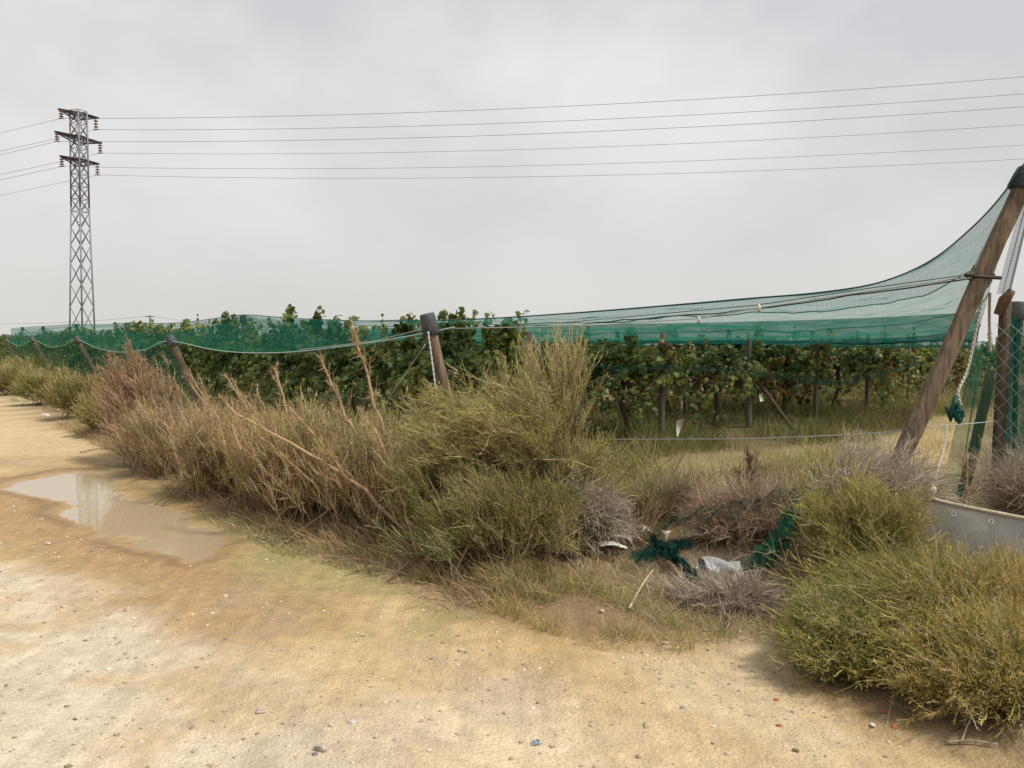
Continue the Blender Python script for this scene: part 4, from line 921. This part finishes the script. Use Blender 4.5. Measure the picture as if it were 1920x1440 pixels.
stalk('dark seed-headed stalk before the bare headland strip', tall(1410, 985, [(1410, 900), (1406, 858)], .2), .010, [(.07, .05, .04), (.1, .075, .055)], nb=40, seed=10)
stalk('second dark seed-headed stalk, shorter', tall(1395, 990, [(1390, 940), (1388, 895)], .2), .010, [(.07, .05, .04), (.1, .075, .055)], nb=30, seed=11)
scruff(40)

# ------------------------------------------------------------------ uncountable ground cover
def blades(name, label, xy, L, w, cols, lean, mt, seed, K=3, jit=.35, up=1.0):
    global R
    keep = R; R = np.random.default_rng(seed); n = len(xy); zz = height(xy[:, 0], xy[:, 1]) - .01
    p = np.c_[xy, zz]; d = norm(R.normal(0, jit, (n, 3)) + [0, 0, up] + np.array(lean))
    c_ = curve(p, d, L * R.uniform(.4, 1.25, n), np.array(lean) * .5 + np.c_[R.normal(0, .2, (n, 2)), np.full(n, -.15)], .05, K); c_[..., 2] = np.maximum(c_[..., 2], zz[:, None] - .01)
    g = Geo(); g.add(*ribbon(c_, w * R.uniform(.6, 1.4, n), pal(n, cols, .22, p, 1.8), .25)); R = keep
    return tag(link(name, g.mesh(name, mt)), label, 'grass', kind='stuff')
def scatter(poly, n, seed, thresh=None, sc=1.0):
    r = np.random.default_rng(seed); poly = np.array(poly); lo, hi = poly.min(0), poly.max(0); o_ = []
    while sum(map(len, o_)) < n:
        q = r.uniform(lo, hi, (n * 2, 2)); q = q[inside(q[:, 0], q[:, 1], poly)]
        if thresh is not None: q = q[fbm(q[:, 0], q[:, 1], sc, seed) + r.normal(0, .08, len(q)) > thresh]
        o_.append(q)
    return np.concatenate(o_)[:n]
gp = lambda L_: [G(*q)[:2] for q in L_]
def notbare(q): return q[sd(q[:, 0], q[:, 1], HL) > .1 * np.sin(q[:, 0] * 3)]
vf = scatter([(-2.2, 9.8), (2.4, 9.6), (8.5, 12.5), (24, 26), (14, 34), (2, 18), (-3, 14)], 52000, 5, .46, .8)
blades('vineyard_weeds', 'weedy yellow green grass on the vineyard floor under the vines', notbare(vf), .36, .011, BM([(.11, .125, .04), (.16, .155, .055), (.22, .175, .075), (.26, .19, .09), (.085, .10, .035)], 1.5), (-.05, 0, 0), M_TWIG, 6)
vl = scatter([A2 + V2 * .3 + U2 * 0, A2 + U2 * 34, A2 + U2 * 34 + V2 * 2.2, A2 + V2 * 2.6 - U2 * 1.5], 26000, 8)
blades('fence_weeds', 'mixed dry weeds between the fence and the first vine row', vl, .5, .012, TAN + OLIVE + BROWN, (-.15, 0, 0), M_DRY, 9)
ve = np.array([G(*q)[:2] for q in EDGE_PX[2:11]])
verge = np.vstack([ve, (ve + V2 * .95)[::-1]])
blades('verge_grass', 'dry tan grass litter along the track edge', scatter(verge, 17000, 10), .22, .006, TAN + BROWN + [(.2, .18, .07)], (-.35, -.15, 0), M_DRY, 11, jit=.55)
fr = scatter(gp([(770, 1085), (900, 1150), (1010, 1190), (1140, 1228), (1300, 1228), (1330, 1200), (1180, 1150), (1060, 1100), (860, 1070)]), 4200, 12, .52, 2.6)
blades('edge_grass', 'short olive grass tufts along the sandy edge below the big bush', fr, .17, .0042, OLIVE + GREEN + TAN, (-.05, -.1, 0), M_TWIG, 13, jit=.5)
vt = scatter(np.vstack([ve[2:] - V2 * .22, (ve[2:] + V2 * .35)[::-1]]), 9000, 34)
blades('verge_litter', 'brown fallen twig litter along the track edge', vt, .12, .005, BROWN + RUST + TAN, (-.2, -.1, 0), M_DRY, 35, jit=1.2, up=.25)
lt = scatter(gp([(1060, 1120), (1180, 1170), (1330, 1215), (1470, 1190), (1470, 1060), (1300, 1000), (1150, 1010)]), 24000, 14)
blades('twig_litter', 'brown twig litter between the two bushes', lt, .13, .0035, RUST + GREY + TAN, (0, 0, 0), M_DRY, 15, jit=1.2, up=.35)
rd = np.vstack([np.c_[R.normal(G(q, w_)[0], .05, 70), R.normal(G(q, w_)[1], .05, 70)] for q, w_ in ((1205, 1050), (1175, 1045), (1190, 1045))])
blades('straw_tuft', 'straw coloured stiff reed tuft right of the grey dead clump', rd, .42, .006, [(.40, .31, .17), (.32, .23, .12), (.27, .17, .09)], (.18, 0, 0), M_DRY, 16, jit=.22)
hs = scatter(gp([(1150, 960), (1300, 900), (1560, 880), (1700, 900), (1600, 990), (1400, 1000), (1200, 1010)]), 1500, 27, .5, 1.6)
blades('dry_stems', 'thin dry upright stems in front of the bare headland strip', hs, .34, .0055, BROWN + TAN + RUST, (-.05, 0, 0), M_DRY, 28, jit=.28)
hd = scatter(HL, 3200, 17, .5, 1.2); blades('headland_grass', 'sparse dry sprigs on the bare headland strip', hd, .22, .006, TAN + OLIVE, (0, 0, 0), M_DRY, 18)
algx = scatter(gp([(300, 900), (420, 960), (560, 1020), (800, 1110), (700, 1085), (520, 1040), (430, 1000), (300, 925)]), 5000, 19, .5, 2.5)
blades('bank_grass', 'thin green grass on the damp bank beside the puddle', algx, .035, .004, [(.14, .16, .045), (.2, .19, .07)], (0, 0, 0), M_TWIG, 20, 2)

# ------------------------------------------------------------------ stones and litter
def rock(seed, flat=.6, sub=2):
    r = np.random.default_rng(seed); V, F = ICO.copy(), ICF.copy()
    for _ in range(sub):
        e_ = {}; V = list(V); nf = []
        def mid(a, b):
            k = (min(a, b), max(a, b))
            if k not in e_: v = (V[a] + V[b]); V.append(v / np.linalg.norm(v)); e_[k] = len(V) - 1
            return e_[k]
        for a, b, c_ in F: x_, y_, z_ = mid(a, b), mid(b, c_), mid(c_, a); nf += [[a, x_, z_], [b, y_, x_], [c_, z_, y_], [x_, y_, z_]]
        F = np.array(nf)
    V = np.array(V); V = V / np.linalg.norm(V, axis=1)[:, None]
    for k in range(9):
        d_ = norm(r.normal(size=(1, 3)))[0]; c0 = r.uniform(.45, .85); s_ = V @ d_; V = V - np.where(s_ > c0, s_ - c0, 0)[:, None] * d_
    V *= r.uniform(.85, 1.1, (len(V), 1)) * .3 + .7
    return V * [1, r.uniform(.65, .95), flat], F
STONES = [(865, 1224, 15, (.58, .47, .36), 'pale pinkish stone lying alone on the tan track'), (487, 1337, 22, (.50, .44, .37), 'largest angular stone on the pale track foreground'), (600, 1409, 26, (.46, .39, .32), 'grey brown double stone near the bottom edge'),
          (590, 1416, 12, (.26, .23, .22), 'dark small stone against the grey brown double stone'), (400, 1429, 15, (.47, .37, .26), 'tan stone at the bottom edge left of the double stone'), (1213, 1366, 24, (.47, .38, .25), 'round flat buried stone in the track sand'),
          (790, 1162, 16, (.47, .36, .25), 'flat tan stone near the grass edge'), (1636, 1360, 12, (.74, .71, .64), 'bright white stone at the front of the bottom right bush'), (1492, 1418, 13, (.27, .20, .13), 'brown clod near the bottom edge at right'), (745, 1396, 17, (.47, .41, .35), 'half-buried grey stone near the bottom edge, middle'),
          (1460, 1251, 9, (.66, .62, .54), 'small white pebble left of the bottom right bush'), (120, 1135, 12, (.62, .56, .46), 'white flat stone on the pale crust at left'), (421, 1121, 11, (.62, .55, .45), 'white flat chip at the edge of the pale crust'), (141, 1349, 9, (.22, .20, .20), 'dark pebble at far left foreground'),
          (90, 1019, 9, (.60, .54, .44), 'pale stone on the damp rim below the puddle'), (680, 1189, 8, (.60, .52, .42), 'small pale pebble in the tan track middle'), (622, 1365, 17, (.48, .42, .36), 'grey embedded stone, left of a cluster'), (660, 1362, 18, (.52, .46, .40), 'grey embedded stone, right of a cluster'),
          (705, 1391, 15, (.53, .46, .38), 'pale stone chip between embedded stones'), (1128, 1163, 14, (.50, .38, .27), 'tan stone in the short olive grass'), (1247, 1212, 13, (.55, .47, .36), 'pale stone under the grass tuft tip'), (1385, 1190, 12, (.55, .49, .40), 'pale stone by the flat grey twig mat'),
          (85, 782, 16, (.60, .54, .45), 'white stone on the far track edge at left'), (205, 1250, 12, (.62, .57, .48), 'flat white stone on the left foreground crust'), (265, 1385, 13, (.58, .52, .43), 'pale flat stone in the left foreground'), (1320, 1190, 10, (.5, .42, .32), 'small tan stone below the litter'), (806, 1420, 11, (.62, .58, .50), 'white pebble at the bottom edge, middle')]
for k, (px, py, w_, cl_, l) in enumerate(STONES):
    b = gz(px, py); s = w_ / F_PX * b[1] * .58
    V, F_ = rock(300 + k, R.uniform(.45, .7)); buried = 'buried' in l or 'flat' in l or 'embedded' in l
    th = R.uniform(0, 6.28); Rm = np.array([[math.cos(th), -math.sin(th), 0], [math.sin(th), math.cos(th), 0], [0, 0, 1]]); V = V @ Rm.T
    g = Geo(); g.add(b + V * s + [0, 0, s * (.05 if buried else .32)], F_, np.array(cl_) * .85); solo('stone', g, M_STONE, l, 'stone', base=b)
for k, (px, py, w_, l) in enumerate(((1455, 1308, 12, 'orange brick fragment alone on the sand left of the bush'), (1461, 1364, 12, 'dull orange brick fragment lower on the sand'), (1457, 1168, 13, 'orange brick chip beside the flat grey twig mat'), (1678, 1366, 14, 'flat orange tile chip under the bottom right bush'), (1014, 1152, 13, 'orange brick chip in the short olive grass'), (1655, 1338, 12, 'dark red brick chip under the bush shade'))):
    b = gz(px, py); s = w_ / F_PX * b[1] * .55; V, F_ = rock(400 + k, .5, 1); g = Geo(); g.add(b + V * s + [0, 0, s * .2], F_, np.array([.40, .13, .06]) * R.uniform(.75, 1.1)); solo('brick_fragment', g, M_STONE, l, 'brick', base=b)
# loose gravel, one mass
def gravel(name, label, xy, s0, s1, cols, seed):
    r = np.random.default_rng(seed); n = len(xy); V = ICO[None] * r.uniform(.6, 1.2, (n, 12, 1)) * (s0 * (s1 / s0) ** (r.random(n) ** 3.2))[:, None, None] * np.array([1, .85, .6]); zz = height(xy[:, 0], xy[:, 1])
    V = V + np.c_[xy, zz][:, None]; g = Geo(); g.add(V, (np.arange(n)[:, None, None] * 12 + ICF[None]).reshape(-1, 3), np.repeat(pal(n, cols, .2), 12, 0)); return tag(link(name, g.mesh(name, M_STONE)), label, 'gravel', kind='stuff')
GC = [(.50, .43, .33), (.40, .31, .2), (.56, .50, .41), (.30, .23, .16), (.36, .30, .25)]
gr_ = scatter([(-6, 3), (3, 3), (3, 5), (-1, 6.5), (-6, 9)], 12000, 21); gr_ = gr_[(sd(gr_[:, 0], gr_[:, 1], ROAD) < 0) & (sd(gr_[:, 0], gr_[:, 1], PUD) > .15)]
gravel('gravel', 'scattered small gravel on the dirt track', gr_, .003, .017, [(.42, .33, .22), (.46, .37, .26), (.36, .28, .19), (.30, .23, .17), (.40, .30, .18), (.52, .46, .37), (.24, .2, .17)], 22)
gravel('gravel', 'gravel spill on the sand between the two bushes', scatter(gp([(1130, 1225), (1330, 1215), (1450, 1180), (1500, 1290), (1700, 1400), (1560, 1420), (1300, 1310)]), 800, 23), .003, .011, GC * 3 + [(.38, .15, .08), (.6, .55, .47)], 24)
# litter
def crumple(name, label, cat, pts, th, colr, h=.04, seed=0, lift=.11):
    r = np.random.default_rng(seed); c4 = [gz(*q) for q in pts]; n = 14; gr = np.zeros((n, n, 3))
    for i_ in range(n):
        for j_ in range(n):
            u_, v_ = i_ / (n - 1), j_ / (n - 1); gr[i_, j_] = (c4[0] * (1 - u_) + c4[1] * u_) * (1 - v_) + (c4[3] * (1 - u_) + c4[2] * u_) * v_
    gr[..., 2] += lift + h * np.sin(np.linspace(0, math.pi, n))[:, None] * (.6 + .4 * np.sin(np.linspace(0, 9, n))[None]) + r.uniform(-.5, .5, (n, n)) * h * .35; gr[..., :2] += r.normal(0, .006, (n, n, 2))
    ge = sheet(gr, colr); o = solo(name, ge, M_PLAST, label, cat); md = o.modifiers.new('thick', 'SOLIDIFY'); md.thickness = th; return o
crumple('plastic_litter', 'crumpled white plastic piece on the left of the litter, upper', 'litter', [(1122, 1046), (1180, 1046), (1184, 1062), (1128, 1060)], .004, (.66, .63, .54), .05, 1)
crumple('plastic_litter', 'flattened white plastic strip, left of the litter, lower', 'litter', [(1116, 1062), (1170, 1068), (1176, 1076), (1124, 1070)], .004, (.62, .60, .52), .025, 2)
crumple('plastic_litter', 'white scrap at the left of the bottom right bush', 'litter', [(1434, 1090), (1456, 1088), (1458, 1102), (1438, 1102)], .004, (.66, .64, .58), .05, 3)
crumple('plastic_litter', 'white scrap behind the straw reed tuft', 'litter', [(1218, 985), (1240, 982), (1240, 992), (1220, 993)], .004, (.66, .64, .58), .05, 4, .12)
V, F_ = rock(77, .75, 2); b = gz(1246, 1044); g = Geo(); g.add(b + V * [.07, .055, .085] + [0, 0, .09], F_, (.58, .52, .40)); solo('plastic_jug', g, M_PLAST, 'cream crushed jug among the litter, upright', 'jug', smooth=True, base=b)
# grey plastic roll: a bent tube of sheet, open at its left end
b0, b1 = gz(1316, 1105), gz(1388, 1112); n = 26; t = np.linspace(0, 1, 12)[:, None, None]; a_ = np.linspace(-.2, 1.1 * math.pi, n)[None, :, None]
cen = b0 * (1 - t) + b1 * t; rr = .075 * (1 - .35 * t) + .01 * np.sin(a_ * 3 + t * 8); gr = np.repeat(cen, n, 1); gr = gr + np.concatenate([0 * a_ * t, -np.cos(a_) * rr * 1.3, np.maximum(np.sin(a_), -.1) * rr * 1.2], 2); gr[..., :2] += R.normal(0, .004, gr.shape[:2] + (2,)); gr[..., 2] += .05
o = solo('plastic_roll', sheet(gr, (.30, .30, .30)), M_PLAST, 'grey plastic sheet roll lying among the litter', 'litter', smooth=True); md = o.modifiers.new('thick', 'SOLIDIFY'); md.thickness = .004
crumple('plastic_litter', 'white flap at the open end of the grey plastic roll', 'litter', [(1304, 1092), (1322, 1088), (1326, 1098), (1308, 1100)], .004, (.68, .67, .62), .03, 6, .04)
crumple('plastic_litter', 'cream plastic scrap right of the upright jug', 'litter', [(1285, 1046), (1318, 1044), (1320, 1054), (1290, 1056)], .004, (.55, .48, .36), .04, 11)
crumple('plastic_litter', 'torn white plastic shred just left of the grey roll', 'litter', [(1196, 1036), (1222, 1033), (1224, 1043), (1200, 1045)], .004, (.62, .6, .54), .03, 12)
crumple('plastic_litter', 'small white scrap on the reddish brush', 'litter', [(1432, 968), (1442, 962), (1446, 972), (1436, 978)], .004, (.68, .66, .62), .03, 13, .2)
crumple('plastic_chip', 'small pale blue plastic chip on the track', 'litter', [(1000, 1390), (1011, 1389), (1012, 1394), (1002, 1395)], .003, (.40, .50, .58), .006, 7, .004)
def stick(label, pts, r, colr=(.45, .38, .28)):
    p = spline([gz(*q[:2]) + [0, 0, q[2]] for q in pts], 12); g = Geo(); g.add(*tubes(p[None], np.linspace(r, r * .5, 12), np.array([colr]), 6)); solo('stick', g, M_BARK, label, 'stick', smooth=True)
stick('pale bare stick lying below the dark net heap', [(1180, 1165, .03), (1210, 1125, .07), (1225, 1110, .09)], .008)
stick('long pale stick in front of the grey plastic roll', [(1340, 1115, .03), (1400, 1114, .06), (1455, 1112, .05)], .006)
stick('arched pale twig over the litter by the bush', [(1360, 1085, .02), (1400, 1080, .07), (1450, 1095, .02)], .004)
stick('short stick on the track edge near the puddle', [(535, 1020, .02), (560, 1012, .03), (600, 1008, .03)], .006, (.36, .27, .18))
stick('thin stick at the track edge below the weeds', [(605, 1047, .015), (660, 1055, .02), (725, 1062, .02)], .006, (.34, .25, .17))
stick('long twig on the ground by the far weeds', [(150, 850, .02), (190, 846, .03), (240, 843, .03)], .014, (.3, .22, .15))
stick('grey branch at the lower right corner', [(1775, 1400, .012), (1820, 1402, .02), (1870, 1410, .015)], .006, (.30, .26, .21))
stick('curved grey twig rising at the lower right corner', [(1802, 1400, .01), (1822, 1380, .06), (1866, 1362, .09)], .004, (.34, .31, .26))
